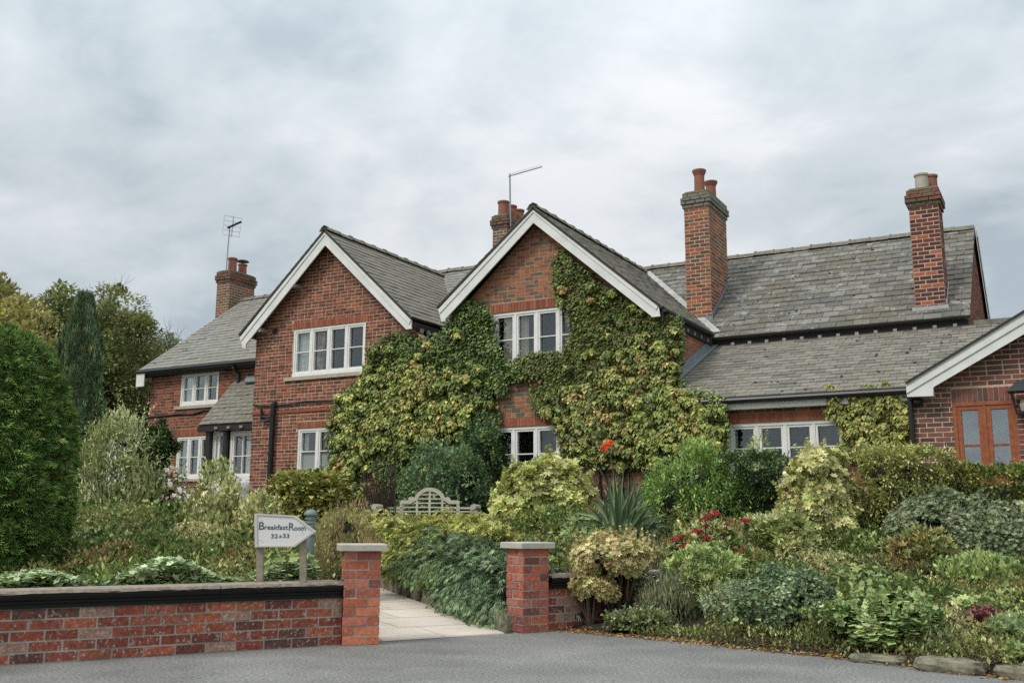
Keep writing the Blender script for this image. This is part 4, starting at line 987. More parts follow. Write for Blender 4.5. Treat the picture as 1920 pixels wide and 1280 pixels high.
m = MB(); m.tube([PD(423, 526, ya), PD(427, 470, ya), PD(431, 425, ya)], .02, 6); m.build('mast', METAL, t_)
m = MB(); m.tube([PD(427, 427, ya), PD(452, 416, ya - .4)], .035, 6); m.build('boom', BLACK, t_)
m = MB()
for k in range(5): m.tube([PD(421 - k * .5, 404 + k * 9, ya), PD(454 - k * 1.0, 410 + k * 8.6, ya + .1)], .006, 4)
for k in range(2): m.tube([PD(421 + k * 33, 403 + k * 5, ya), PD(417 + k * 31, 441 + k * 4, ya)], .006, 4)
m.tube([PD(438, 405, ya), PD(434, 444, ya)], .014, 5); m.build('grid_reflector', METAL, t_)

# ------------------------------------------------------------------ annexe on the right
VD = LE_V - .32; VDB = VD - .25
annexe = thing('brick_annexe', (0, VD, .5), 'darker brick annexe with white bargeboard and orange-stained window', 'annexe')
FD = Frame((0, VD, 0), X3, Z3)
ax0 = PV(1706, 745, VD)[0]
o0, o1 = PV(1699, 720.4, VDB), PV(1920, 586.5, VDB); sl_ = (o1[2] - o0[2]) / (o1[0] - o0[0])
i0, i1 = PV(1750, 725.5, VDB), PV(1920, 626, VDB); bt0, bt1 = PV(1701, 743.6, VDB), PV(1750, 742, VDB)
print('annexe', ax0, o0, sl_, i0, i1, bt0)
apx = o0[0] + 3.4; apz = o0[2] + sl_ * 3.4; apzi = i0[2] + (i1[2] - i0[2]) / (i1[0] - i0[0]) * (apx - i0[0]); ax1 = 2 * apx - ax0
w0_ = PV(1784.5, 754.7, VD), PV(1904, 749.5, VD), PV(1792, 878, VD)
h8 = hole(w0_[0][0], w0_[1][0], 1.0 if False else w0_[2][2] - .25, (w0_[0][2] + w0_[1][2]) / 2)
poly = [(ax0, .2), (ax1, .2), (ax1, bt0[2] + .05), (apx, apzi + .12), (ax0, bt0[2] + .05)]
wa = wall_mesh(FD, poly, [h8], .24, MORTAR, 'front_wall', annexe); BASE[wa.name] = BASE[annexe.name]
brick_fill(annexe, wa, FD, [(ax0, .2), (apx + .6, .2), (apx + .6, apzi), (apx, apzi + .12), (ax0, bt0[2] + .05)], [h8, (h8[0] - .01, h8[1] + .01, h8[3], h8[3] + .22)], BR_ANX, L=.225, H=.075, headers=.03, proud=.006, z0=.2)
soldiers(annexe, wa, FD, h8[0], h8[1], h8[3] + .005, .205, BR_ANX, w=.075)
window(FD, *h8, 2, bars=(.46,), parent=annexe, mat=ORANGE, gl=GLASSR, frame=.055, mull=.05, sash=.065, bar=.03, set_=-.03, label='orange-stained two-light window')
fr = Frame((ax0, 0, 0), (0, -1, 0), Z3); o_ = wall_mesh(fr, [(-24, .2), (-VD - .241, .2), (-VD - .241, bt0[2]), (-24, bt0[2])], [], .24, MORTAR, 'side_wall', annexe)
mb = MB()
mb.prism([(o0[0], VDB, o0[2]), (apx, VDB, apz), (apx, VDB, apzi), (i0[0], VDB, i0[2]), (bt1[0], VDB, bt1[2]), (bt0[0], VDB, bt0[2])][::-1], (0, .035, 0))
mb.prism([(apx, VDB, apz), (2 * apx - o0[0], VDB, o0[2]), (2 * apx - bt0[0], VDB, bt0[2]), (2 * apx - bt1[0], VDB, bt1[2]), (2 * apx - i0[0], VDB, i0[2]), (apx, VDB, apzi)][::-1], (0, .035, 0))
bo = mb.build('bargeboard', BARGE, annexe); BASE[bo.name] = BASE[annexe.name]
mb = MB(); dn = .14
mb.prism([(o0[0], VDB - .02, o0[2]), (apx, VDB - .02, apz), (apx, VDB - .02, apz - dn), (o0[0], VDB - .02, o0[2] - dn)][::-1], (0, .0195, 0)); mb.build('moulding', BARGE, bo)
# box end under the bargeboard, roof slabs
mb = MB(); mb.prism([(bt0[0], VDB + .036, bt0[2]), (bt1[0], VDB + .036, bt1[2]), (bt1[0], VDB + .036, bt1[2] + .1), (bt0[0], VDB + .036, bt0[2] + .1)][::-1], (0, .21, 0)); mb.build('box_end', BARGE, annexe)
for sgn in (1, -1):
    e = (o0[0] if sgn == 1 else 2 * apx - o0[0]); mb = MB(); mb.prism([(e, VDB - .05, o0[2] + .035), (apx, VDB - .05, apz + .035), (apx, VDB - .05, apz + .0), (e, VDB - .05, o0[2] + .0)][::sgn], (0, 8, 0)); mb.build('roof_slope', ROOFBASE, annexe)
fr = Frame((o0[0], 24, o0[2] + .036), (0, -1, 0), (apx - o0[0], 0, apz - o0[2])); L_ = math.hypot(apx - o0[0], apz - o0[2])
mb = MB(); q = PV(1721, 754, VD - .08); mb.lathe((q[0], VD - .08, q[2] - .07), [(.02, 0), (.06, .02), (.075, .07), (.06, .12), (.02, .14)], 14)
mb.tube([(q[0], VD - .02, q[2]), (q[0], VD, q[2])], .05, 8); mb.build('bulkhead_lamp', BLACK, tag(thing('wall_lamp', (q[0], VD, q[2]), 'round black lamp on the annexe wall by the downpipe', 'lamp')), smooth=True)
mb = MB(); a, b = PV(1705, 735, VD - .07), PV(1714, 855, VD - .07); mb.tube([a, b - (0, 0, 1.0)], .04, 8); mb.build('downpipe', BLACK, annexe)
# lantern on the annexe wall, cut by the frame
q = PV(1912, 735, VD - .22); lt = thing('wall_lantern', (q[0], VD, q[2]), 'black hipped lantern on the annexe wall at the picture edge', 'lantern')
mb = MB(); c = np.array([q[0] + .03, VD - .24, q[2]])
mb.add([c + (-.19, -.19, .0), c + (.19, -.19, 0), c + (.19, .19, 0), c + (-.19, .19, 0), c + (-.05, -.05, .17), c + (.05, -.05, .17), c + (.05, .05, .17), c + (-.05, .05, .17)], [(0, 1, 5, 4), (1, 2, 6, 5), (2, 3, 7, 6), (3, 0, 4, 7), (4, 5, 6, 7), (3, 2, 1, 0)]); mb.build('lantern_roof', BLACK, lt)
mb = MB()
for sx_ in (-1, 1):
    for sy_ in (-1, 1): mb.tube([c + (.14 * sx_, .14 * sy_, 0), c + (.09 * sx_, .09 * sy_, -.3)], .012, 5)
mb.bb(c + (-.1, -.1, -.32), c + (.1, .1, -.3)); mb.tube([c + (0, 0, -.3), c + (0, .24, -.34)], .02, 6); mb.build('lantern_frame', BLACK, lt)
mb = MB(); mb.lathe(c + (0, 0, -.28), [(.03, 0), (.05, .08), (.03, .16)], 10); mb.build('bulb', CREAM, lt)

# ------------------------------------------------------------------ garden wall, pillars, sign, lamp, bench
def yaw_frame(O, px_vp, T=Z3): ...
def brick_box(th, name, C, ang, side, n, H, mat, mort, label=None, hmort=None):
    """square brick pier: corner C (nearest), right face turned by ang from the picture plane"""
    u_ = RH * math.cos(ang) + FH * math.sin(ang); v_ = -RH * math.sin(ang) + FH * math.cos(ang)     # right face runs along u_, left face along v_
    C = np.array(C, float); mb = MB(); i = .006
    P = [C + u_ * i + v_ * i, C + u_ * (side - i) + v_ * i, C + u_ * (side - i) + v_ * (side - i), C + u_ * i + v_ * (side - i)]
    mb.prism([p + (0, 0, -.1) for p in P], (0, 0, n * H + .1)); o = mb.build(name, mort, th)
    faces = [Frame(C, u_, Z3), Frame(C + v_ * side, -v_, Z3), Frame(C + u_ * side, v_, Z3), Frame(C + u_ * side + v_ * side, -u_, Z3)]
    for r in range(n):
        for k, fr in enumerate(faces):
            long_first = (r + k) % 2 == 0; b = side * .67
            segs = [(0, b), (b, side)] if long_first else [(0, side - b), (side - b, side)]
            for a, c in segs:
                piece(th, o, 'brick', fr, [(a + (.005 if a > 0 else 0), r * H + .005), (c - (.005 if c < side else 0), r * H + .005), (c - (.005 if c < side else 0), (r + 1) * H - .005), (a + (.005 if a > 0 else 0), (r + 1) * H - .005)], -.012, random.choice((-.003, 0, 0, .003)), mat)
    return o, u_, v_
def cap_stone(th, C, u_, v_, side, z, ov=.045, h=.055):
    C = np.array(C, float); a = C - u_ * ov - v_ * ov; s = side + 2 * ov; b = .008
    P0 = [a, a + u_ * s, a + u_ * s + v_ * s, a + v_ * s]; P1 = [a + (u_ + v_) * b, a + u_ * (s - b) + v_ * b, a + (u_ + v_) * (s - b), a + u_ * b + v_ * (s - b)]
    V = [p + (0, 0, z) for p in P0] + [p + (0, 0, z + h - b) for p in P0] + [p + (0, 0, z + h) for p in P1]
    F = [(3, 2, 1, 0), (8, 9, 10, 11)] + [(j + i, j + (i + 1) % 4, j + 4 + (i + 1) % 4, j + 4 + i) for j in (0, 4) for i in range(4)]
    return MB().add(V, F).build('cap', CAPST, th)
CL = PZ(641, 1210, 0); pl = thing('brick_pillar', CL, 'orange brick gate pillar at the end of the long front wall', 'pillar', 'brick gate pillars')
o, pu, pv = brick_box(pl, 'shaft', CL, math.radians(14), .30, 10, .0755, BR_PIL, MORTAR_G); cap_stone(pl, CL, pu, pv, .30, .757)
CRr = PZ(981, 1187, 0); pr = thing('brick_pillar', CRr, 'redder brick gate pillar between the junipers and the golden azalea', 'pillar', 'brick gate pillars')
o, qu, qv = brick_box(pr, 'shaft', CRr, math.radians(33), .285, 10, .0755, BR_PIR, MORTAR_G); cap_stone(pr, CRr, qu, qv, .285, .757)
# front wall
A0 = PZ(-420, 1275, 0); A1 = PZ(0, 1247, 0); A2 = PZ(640, 1208, 0); dirw = (A2 - A1) / np.linalg.norm(A2 - A1)
A0 = A1 - dirw * 2.2
FWl = Frame(A0, dirw, Z3); LW = np.linalg.norm(A2 - A0)
fw = thing('garden_wall', A1, 'low red brick front wall with moulded black coping, left of the gate', 'wall', 'low garden walls')
def garden_wall(th, fr, L_, hc, joints, mat, mort, cope=True, e1=.0):
    body = wall_mesh(fr, [(0, -.1), (L_, -.1), (L_, hc), (0, hc)], [], .215, mort, 'wall_body', th)
    r = 0
    nrow = int(round(hc / .0755))
    for r in range(nrow):
        x = -(.115 if r % 2 else 0) - .03 * random.random()
        while x < L_:
            l = .226; a, b = max(0, x + .005), min(L_, x + l - .005)
            if b - a > .03: piece(th, body, 'brick', fr, [(a, r * .0755 + .005), (b, r * .0755 + .005), (b, (r + 1) * .0755 - .005), (a, (r + 1) * .0755 - .005)], -.01, .006 + random.choice((-.003, -.001, 0, .003)), mat)
            x += l
    js = [0] + joints + [L_ + e1]
    prof = [(-.02, 0), (.022, 0), (.022, .028), (.034, .036), (.034, .050), (.050, .062), (.056, .084), (.056, .108)]      # (out, up)
    for a, b in zip(js[:-1], js[1:]):
        mb = MB(); q = [fr.w([(a + .002, hc + v, n)])[0] for n, v in prof] + [fr.w([(a + .002, hc + .108, -.26)])[0], fr.w([(a + .002, hc, -.26)])[0]]
        mb.prism(q[::-1], fr.S * (b - a - .004)); mb.build('coping', COPFACE, th)
        mb = MB(); n_ = max(2, int((b - a) / .07)); V = []
        for i in range(n_ + 1):
            s_ = a + .003 + (b - a - .006) * i / n_; j_ = random.uniform(-.004, .004)
            V += list(fr.w([(s_, hc + .104 + j_, .060 + j_), (s_, hc + .128 + j_ * .5, .050 + j_), (s_, hc + .132, -.06), (s_, hc + .130, -.262), (s_, hc + .1, -.262)]))
        F = [(5 * i + k, 5 * (i + 1) + k, 5 * (i + 1) + k + 1, 5 * i + k + 1) for i in range(n_) for k in range(4)] + [(0, 1, 2, 3, 4), tuple(5 * n_ + k for k in (4, 3, 2, 1, 0))]
        mb.add(V, F).build('coping_top', COPTOP, th)
sj = float(FWl.st(PZ(403, 1222, 0))[0][0])
garden_wall(fw, FWl, LW - .005, .378, [sj - 1.9, sj], BR_WALL, MORTAR_G)
B1 = W(float((CRr + qu * .285) @ RH) - .0, float((CRr + qu * .285) @ FH) + .1); B2 = PD(1262, 1100, 10.6); B2[2] = 0; B1[2] = 0
rw = thing('garden_wall', B1, 'low brick wall with worn coping behind the golden azalea', 'wall', 'low garden walls')
FR_ = Frame(B1, B2 - B1, Z3); garden_wall(rw, FR_, np.linalg.norm(B2 - B1), .378, [.6], BR_WALL, MORTAR_G)
# direction sign
YS = 8.25
sg = thing('direction_sign', PD(520, 1080, YS), 'white arrow-shaped Breakfast Room sign on two weathered posts', 'sign')
bd = [(477, 962), (553, 966), (592.5, 996), (552, 1025), (478, 1025)]
P = [PD(x, y, YS) for x, y in bd]
mb = MB(); mb.prism(P, FH * .022); mb.build('board', SIGNW, sg)
cen = sum(P) / 5; inn = [cen + (p - cen) * .90 + 0 for p in P]
mb = MB()
for i in range(5):
    j = (i + 1) % 5; mb.prism([P[i] - FH * .008, P[j] - FH * .008, inn[j] - FH * .008, inn[i] - FH * .008], FH * .0078)
mb.build('board_edge', SIGNE, sg)
for x, y0, y1 in ((487.5, 1024, 1100), (568.5, 1016, 1100)):
    a, b = PD(x, y0 - 40, YS + .045), PD(x, y1, YS + .045); mb = MB(); mb.box((a + b) / 2, RH * .026, FH * .02, (a - b) / 2); mb.build('post', POSTW, sg)
for x, y in ((490, 973.5), (567, 996), (490, 1012)):
    p = PD(x, y, YS); mb = MB(); mb.box(p - FH * .009, RH * .003, FH * .002, Z3 * .003); mb.build('screw', TEAL, sg)
def text(body, p, size, parent, name, sx=1.0, squeeze=1.0):
    c = bpy.data.curves.new(name, 'FONT'); c.body = body; c.size = size; c.extrude = .0012; c.space_character = squeeze; c.offset = .0004
    o = bpy.data.objects.new(name, c); link(o)
    bpy.context.view_layer.update()
    dg = bpy.context.evaluated_depsgraph_get(); me = bpy.data.meshes.new_from_object(o.evaluated_get(dg)); bpy.data.objects.remove(o)
    xs_ = [v.co.x for v in me.vertices]; w_ = max(xs_) - min(xs_)
    V = [p + RH * ((v.co.x - min(xs_)) / w_ * sx) + Z3 * v.co.y - FH * v.co.z - FH * .0015 for v in me.vertices]
    F = [tuple(q.vertices) for q in me.polygons]; ob = mk(name, V, F, SIGNT, parent); return ob
pxm = YS / FOC
for body, x, y, size, wpx in (('B', 485.5, 992, .088, 9.5), ('reakfast', 496, 992, .056, 43), ('R', 541.5, 993.5, .086, 10), ('oom', 551.5, 993.5, .056, 21), ('32', 508, 1008, .047, 12.5), ('&', 523, 1007, .028, 5.5), ('33', 530, 1007.5, .047, 12)):
    text(body, PD(x, y, YS), size, sg, 'lettering', sx=wpx * pxm)
# bollard lamp
p = PD(581, 1010, 9.2); gz_ = gW(p); c = np.array([p[0], p[1], gz_]); zt_ = PD(581, 956, 9.2)[2] - gz_
bl = thing('bollard_lamp', c, 'green-grey louvred bollard lamp with domed cap behind the sign', 'lamp')
MB().lathe(c, [(.045, 0), (.045, zt_ - .22)], 14).build('post', TEAL, bl)
MB().lathe(c, [(.04, zt_ - .22), (.04, zt_ - .05)], 12).build('lens', FROST, bl)
for k in range(5): MB().lathe(c, [(.036, zt_ - .21 + k * .035), (.056, zt_ - .222 + k * .035), (.056, zt_ - .215 + k * .035), (.036, zt_ - .202 + k * .035)], 14).build('louvre', TEAL, bl)
MB().lathe(c, [(.060, zt_ - .05), (.060, zt_ - .035), (.052, zt_ - .012), (.03, zt_ + .002), (.005, zt_ + .006)], 18).build('cap', TEAL, bl, smooth=True)
# bench with the arched back
YBn = 16.4; bm = YBn / FOC / 9.6
bc = PD(805, 960, YBn); bz = gW(bc); topz = PD(820, 913.5, YBn)[2]
BO = np.array([bc[0], bc[1], 0]); bn = thing('garden_bench', (BO[0], BO[1], bz), 'pale weathered garden bench with an arched slatted back', 'bench')
def bp_(x, y, d=0.0):                     # point from the back elevation; x about the centre, y height
    ang = math.radians(-7); return BO + (RH * math.cos(ang) + FH * math.sin(ang)) * x + (-RH * math.sin(ang) + FH * math.cos(ang)) * d + Z3 * y
Wd = .86; arm = topz - .31; seat = bz + .42
outl = [(-.50, arm + .10), (-.47, arm + .12), (-.36, arm + .12), (-.33, arm + .17), (-.30, arm + .19), (-.25, arm + .255)] + [(.25 * math.cos(a) * -1, arm + .02 + .265 + .0 + (.0) + .0 + (math.sin(a)) * .0 + 0) for a in ()]
arc = [(-.27 * math.cos(a), arm + .05 + .26 * math.sin(a)) for a in np.linspace(.35, math.pi - .35, 15)]
outl = [(-.50, arm + .08), (-.47, arm + .105), (-.35, arm + .105), (-.33, arm + .145), (-.28, arm + .16)] + arc + [(.28, arm + .16), (.33, arm + .145), (.35, arm + .105), (.47, arm + .105), (.50, arm + .08)]
innr = [(-.48, arm + .03), (-.44, arm + .045), (-.32, arm + .045), (-.27, arm + .08), (-.235, arm + .10)] + [(-.215 * math.cos(a), arm + .045 + .205 * math.sin(a)) for a in np.linspace(.30, math.pi - .30, 15)] + [(.235, arm + .10), (.27, arm + .08), (.32, arm + .045), (.44, arm + .045), (.48, arm + .03)]
mb = MB()
for i in range(len(outl) - 1): mb.prism([bp_(*outl[i]), bp_(*outl[i + 1]), bp_(*innr[i + 1]), bp_(*innr[i])], bp_(0, 0, .045) - bp_(0, 0, 0))
mb.build('back_rail', BENCHW, bn)
def bbar(x0, y0, x1, y1, t, name='slat', d0=.008, d1=.036):
    mb = MB(); v = np.array([x1 - x0, y1 - y0]); v = v / np.linalg.norm(v); n_ = np.array([-v[1], v[0]]) * t / 2
    mb.prism([bp_(x0 + n_[0], y0 + n_[1], d0), bp_(x1 + n_[0], y1 + n_[1], d0), bp_(x1 - n_[0], y1 - n_[1], d0), bp_(x0 - n_[0], y0 - n_[1], d0)], bp_(0, 0, d1) - bp_(0, 0, d0)); mb.build(name, BENCHW, bn)
for k in range(5):
    y = arm + .195 - k * .068; hw = [.145, .195, .27, .46, .80][k]; bbar(-hw, y, hw, y, .02)
for x in (-.21, 0, .21): bbar(x, seat, x, arm + (.25 if x == 0 else .17), .032, 'back_post', .006, .040)
for sx_ in (-1, 1):
    bbar(sx_ * .47, arm + .06, sx_ * .47, seat, .05, 'back_post'); bbar(sx_ * .40, arm - .02, sx_ * .80, arm - .02, .03, 'back_rail'); bbar(sx_ * .78, arm - .02, sx_ * .78, bz, .06, 'leg', .0, .05)
    mb = MB(); mb.tube([bp_(sx_ * .80, arm - .01, -.50), bp_(sx_ * .80, arm - .01, .05)], .045, 12); mb.build('arm', BENCHW, bn)
    mb = MB(); a = bp_(sx_ * .78, bz, -.46); b = bp_(sx_ * .78, arm - .04, -.46); mb.box((a + b) / 2, RH * .03, FH * .03, (b - a) / 2); mb.build('leg', BENCHW, bn)
for k in range(6): mb = MB(); mb.box(bp_(0, seat, -.03 - k * .08), RH * .78, FH * .03, Z3 * .012); mb.build('seat_slat', BENCHW, bn)
bbar(-.78, seat - .03, .78, seat - .03, .06, 'seat_rail')
# little stone figure by the door
p = PD(457, 925, 15.5); gz_ = gW(p)
st = MB(); c = np.array([p[0], p[1], gz_]); hh = PD(457, 899, 15.5)[2] - gz_
st.lathe(c, [(.13, 0), (.14, hh * .3), (.10, hh * .45), (.12, hh * .6), (.07, hh * .74), (.05, hh * .78), (.085, hh * .86), (.08, hh * .95), (.02, hh)], 14)
tag(st.build('stone_figure', simple('white_stone', S3(190, 188, 186), .8, noise=.25, nscale=14), smooth=True, base=c), 'small pale stone figure in the plants beside the porch door', 'statue')

# edging stones on the right of the path and along the road
def stone(c, ax, ay, h, name='stone', rough=.16, seed=0, parent=None, **k):
    r_ = np.random.default_rng(seed); V = []; F = []; n = 7
    c = np.array(c, float)
    for i in range(n + 1):
        for j in range(2 * n):
            th = math.pi * i / n; a = math.pi * j / n; d = np.array([math.sin(th) * math.cos(a), math.sin(th) * math.sin(a), math.cos(th)])
            q = d / (np.abs(d) ** 5).sum() ** .2; q = q * (1 + r_.normal(0, rough * .35))
            V.append(c + q[0] * np.array(ax) + q[1] * np.array(ay) + (0, 0, (q[2] + .8) * h / 2))
    for i in range(n):
        for j in range(2 * n): F.append((i * 2 * n + j, (i + 1) * 2 * n + j, (i + 1) * 2 * n + (j + 1) % (2 * n), i * 2 * n + (j + 1) % (2 * n)))
    return mk(name, V, F, STONE, parent, **k)
k = 0
edge_l = thing('stone_edging', W(-.6, 9.8, .1), 'row of squared sandstone blocks edging the path under the junipers', 'edging')
t = 0.05
while t < 1.5:
    a, b = (PATH_R[0], PATH_R[1]) if t < 1 else (PATH_R[1], PATH_R[2]); tt = t if t < 1 else t - 1
    X, Y, Z = [a[i] + (b[i] - a[i]) * tt for i in range(3)]; d = unit(np.array([[b[0] - a[0], b[1] - a[1]]]))[0]; s_ = random.uniform(.13, .2)
    ax = (RH * d[0] + FH * d[1]) * s_ * .95; ay = (RH * d[1] - FH * d[0]) * .11
    stone(W(X, Y, Z - .06) + ay * .95, ax * .88, ay, random.uniform(.24, .33), 'block', .10, 50 + k, parent=edge_l); t += 2 * s_ / 3.98; k += 1
for i, (x0, x1, y, h, lab) in enumerate(((1585, 1700, 1238, .07, 'flat brown kerb stone under the ivy geranium'), (1706, 1852, 1254, .11, 'large flat kerb stone in front of the bare soil'), (1858, 1990, 1268, .10, 'kerb stone at the right edge of the picture beside the large flat one'),
                                       (1742, 1800, 1203, .12, 'small stone step edge below the dark-leaved heuchera'))):
    a, b = PZ(x0, y, .0), PZ(x1, y + (x1 - x0) * .09, .0)
    if i == 3: a, b = PD(x0, y, 8.3), PD(x1, y + 3, 8.2); a[2] = b[2] = .06
    ax = (b - a) / 2 * .93; ay = np.cross(Z3, ax); ay = ay / np.linalg.norm(ay) * .13
    c_ = (a + b) / 2 + ay * .7
    tag(stone(c_ - (0, 0, .01), ax, ay, h, 'kerb_stone', .10, 20 + i), lab, 'stone', 'rough kerb stones')

# ------------------------------------------------------------------ plants
FOOT = []
def plant(name, label, cat, x0, x1, yt, Y, tm='oval', size=.035, n=3000, pal=((90, 100, 60),), ry=None, base=None, ncl=40, rcl=None, box=0, mode='out', mat=None, stems=0, acc=None, core=.72, part='foliage', group=None, vary=.32, low=-.7, clvary=.22, kz=1.0, squash=1.0, lumpy=.22, sprigs=60, sprig_len=None, canopy=None):
    """a mound or bush: picture extent x0..x1, top row yt, at distance Y"""
    xc = (x0 + x1) / 2; top = PD(xc, yt, Y); rx = (x1 - x0) / 2 * Y / FOC; g_ = gW(top) if base is None else base
    c = np.array([top[0], top[1], g_]); H = max(.12, top[2] - g_); ry = ry or rx * .8
    FOOT.append((float(c @ RH), float(c @ FH) - (.12 if Y < 10 else 0), rx * .9, ry * .8 + (.22 if Y < 10 else 0)))
    th = thing(name, c, label, cat, group)
    rcl = rcl if rcl is not None else .3 * min(rx, H * .6)
    rcl = min(rcl, H * .3, rx * .45)
    rad = (max(rx * .4, rx - rcl * .55), max(ry * .4, ry - rcl * .5), (H - rcl * .5) * .60); cen = c + (0, 0, (H - rcl * .5) * .40 * kz)
    if canopy: rad = (rad[0], rad[1], canopy); cen = c + (0, 0, H - canopy - rcl * .4)
    Rm = np.stack([RH, FH, Z3], 1)
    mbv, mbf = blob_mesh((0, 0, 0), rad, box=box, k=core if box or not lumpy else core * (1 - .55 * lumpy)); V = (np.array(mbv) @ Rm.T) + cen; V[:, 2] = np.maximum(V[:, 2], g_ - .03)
    mk('shade_core', V, mbf, INNER, th, smooth=True)  # added filler blob, coloured dark so leaf gaps look shaded
    V, F, C = leaf_cloud((0, 0, 0), rad, n, tm, size, pal, ncl * (3 if box else 1), rcl, box, mode, vary, low, clvary=clvary, squash=squash, lumpy=0 if box else lumpy, lo=.9 if box else .7, hi=1.0)
    # the cloud is built in view-aligned axes around the origin, then turned into place
    L_ = [(V, F, C)]
    if sprigs:
        Vs, Fs, Cs = sprig_cloud(rad, sprigs, tm, size, pal, box, sprig_len or min(.16, rcl * 1.2)); L_.append((Vs, Fs, Cs))
    V, F, C = joinc(L_)
    V = V @ Rm.T + cen; V[:, 2] = np.maximum(V[:, 2], g_ + .002)
    mk(part, V, F, mat or LEAF, th, cols=C, kind='stuff')
    if acc:
        for nm, tm2, sz, m_, pal2, md in acc:
            V, F, C = leaf_cloud((0, 0, 0), tuple(r * 1.04 for r in rad), m_, tm2, sz, pal2, max(4, m_ // 5), (rcl or .3 * min(rad)) * .8, box, md, .15, .0, lo=.9, hi=1.05)
            mk(nm, V @ Rm.T + cen, F, PETAL, th, cols=C, kind='stuff')
    if stems:
        mb = MB(); 
        for i in range(stems):
            a = rng.uniform(0, 6.28); r0 = rng.uniform(0, .15) * rx; r1 = rng.uniform(.4, .9)
            p0 = c + RH * r0 * math.cos(a) + FH * r0 * math.sin(a); p2 = cen + RH * rx * r1 * math.cos(a) + FH * ry * r1 * math.sin(a) + Z3 * H * rng.uniform(.0, .4)
            mb.tube([p0, (p0 + p2) / 2 + (0, 0, -.06 * H) + rdir(1)[0] * .04, p2], [.016, .011, .005], 5)
        mb.build('stem', TWIG, th)
    return th, c, cen, rad
OLIVE = ((128, 136, 88), (110, 122, 74), (150, 150, 106), (90, 102, 60), (134, 128, 92))
BROWNG = ((138, 124, 88), (120, 112, 78), (158, 144, 108), (104, 98, 66), (146, 120, 92))
YELLOWG = ((156, 160, 102), (142, 148, 90), (170, 170, 120), (120, 130, 76))
MIDG = ((92, 112, 62), (110, 128, 74), (78, 98, 56), (130, 140, 88))
DARKG = ((52, 74, 44), (64, 86, 50), (44, 64, 42), (84, 100, 60))
BLUEG = ((82, 112, 92), (100, 130, 108), (66, 96, 80), (122, 148, 124))
GREYG = ((102, 116, 90), (118, 130, 102), (86, 100, 76), (132, 140, 114))
LIMEG = ((138, 154, 98), (120, 140, 86), (154, 166, 116), (98, 120, 72))

# ---- background trees and hill wood on the left
mb = MB(); hz = []
for i in range(25):
    a = -1.25 + i * .09; r_ = 120; hz.append(W(r_ * math.sin(a), r_ * math.cos(a), 5 + 2.0 * math.sin(i * 1.3) + 1.0 * math.sin(i * 3.1)))
V = []; 
for p in hz: V += [p * np.array([1, 1, 0]) + (0, 0, -.2), p, p * np.array([1.25, 1.25, 0]) + (0, 0, -.2)]
mk('hills', V, [(3 * i + k, 3 * i + 3 + k, 3 * i + 4 + k, 3 * i + 1 + k) for i in range(24) for k in (0, 1)], simple('far_wood', S3(84, 92, 66), .95, noise=.5, nscale=.6), kind='structure', base=(0, 0, 0))
def limb(mb, p, d, L_, r, depth, spread=.5, up=.25, n=3, seg=3, minr=.008):
    pts = [p]; rad = [r]
    for i in range(seg):
        d = unit((d + rdir(1)[0] * .22 + Z3 * up * .25)[None])[0]; p = p + d * L_ / seg; pts.append(p); rad.append(r * (1 - .45 * (i + 1) / seg))
    mb.tube(pts, rad, 6 if r > .04 else 4, cap=False)
    ends = [p]
    if depth > 0:
        for k in range(n):
            q = pts[rng.integers(1, seg + 1)]; dd = unit((d + rdir(1)[0] * spread * 1.6 + Z3 * up)[None])[0]
            ends += limb(mb, q, dd, L_ * rng.uniform(.55, .8), max(minr, r * .5), depth - 1, spread, up, n, seg, minr)
    return ends
def tree(name, label, px, Y, x0, x1, yt, yb, pal, tm='oval', size=.16, n=9000, ncl=55, rcl=None, trunk=.16, group='trees behind the garden', mode='out', bare=False, low=-.6):
    top = PD(px, yt, Y); bot = PD(px, yb, Y); rx = (x1 - x0) / 2 * Y / FOC; cx = PD((x0 + x1) / 2, yt, Y)
    base = np.array([top[0], top[1], gW(top) if Y < 30 else .3]); th = thing(name, base, label, 'tree', group)
    H = top[2] - base[2]; zc_ = (top[2] + bot[2]) / 2; rz = (top[2] - bot[2]) / 2
    mb = MB(); mb.tube([base, base + (.1, 0, H * .3), np.array([top[0], top[1], zc_])], [trunk, trunk * .8, trunk * .45], 10)
    mb.build('trunk', BARK, th)
    m2 = MB()
    if bare:
        for i in range(16):
            s_ = np.array([top[0], top[1], base[2] + H * rng.uniform(.15, .45)]); a = rng.uniform(-1.5, 1.5)
            limb(m2, s_, unit((RH * math.sin(a) * .75 + Z3 * .9 + FH * rng.uniform(-.3, .3))[None])[0], H * .30, .035, 5, .6, .35, 3, 3, .006)
        m2.build('branch', GREYTW, th)
    else:
        for i in range(7):
            s_ = np.array([top[0], top[1], base[2] + H * rng.uniform(.3, .6)]); a = rng.uniform(0, 6.28)
            limb(m2, s_, unit((RH * math.cos(a) + FH * math.sin(a) + Z3 * .8)[None])[0], rx * .8, trunk * .35, 2, .5, .3)
        m2.build('branch', BARK, th)
    if n:
        Rm = np.stack([RH, FH, Z3], 1); cen = np.array([cx[0], cx[1], zc_])
        V, F, C = leaf_cloud((0, 0, 0), (rx, rx * .8, rz), n, tm, size, pal, ncl, rcl or .34 * min(rx, rz), 0, mode, .25, low, lo=.35, hi=.95)
        mk('crown', V @ Rm.T + cen, F, LEAF, th, cols=C, kind='stuff')
    return th
tree('oak_tree', 'olive broad tree rising at the left edge of the picture', 20, 34, -110, 100, 512, 860, ((122, 124, 80), (138, 134, 92), (106, 112, 72), (150, 136, 94)), n=16000, ncl=80, size=.17)
tree('oak_tree', 'dark green tree behind the pencil juniper', 140, 36, 40, 235, 520, 860, ((88, 102, 66), (104, 116, 76), (120, 126, 82)), n=17000, ncl=90, size=.17)
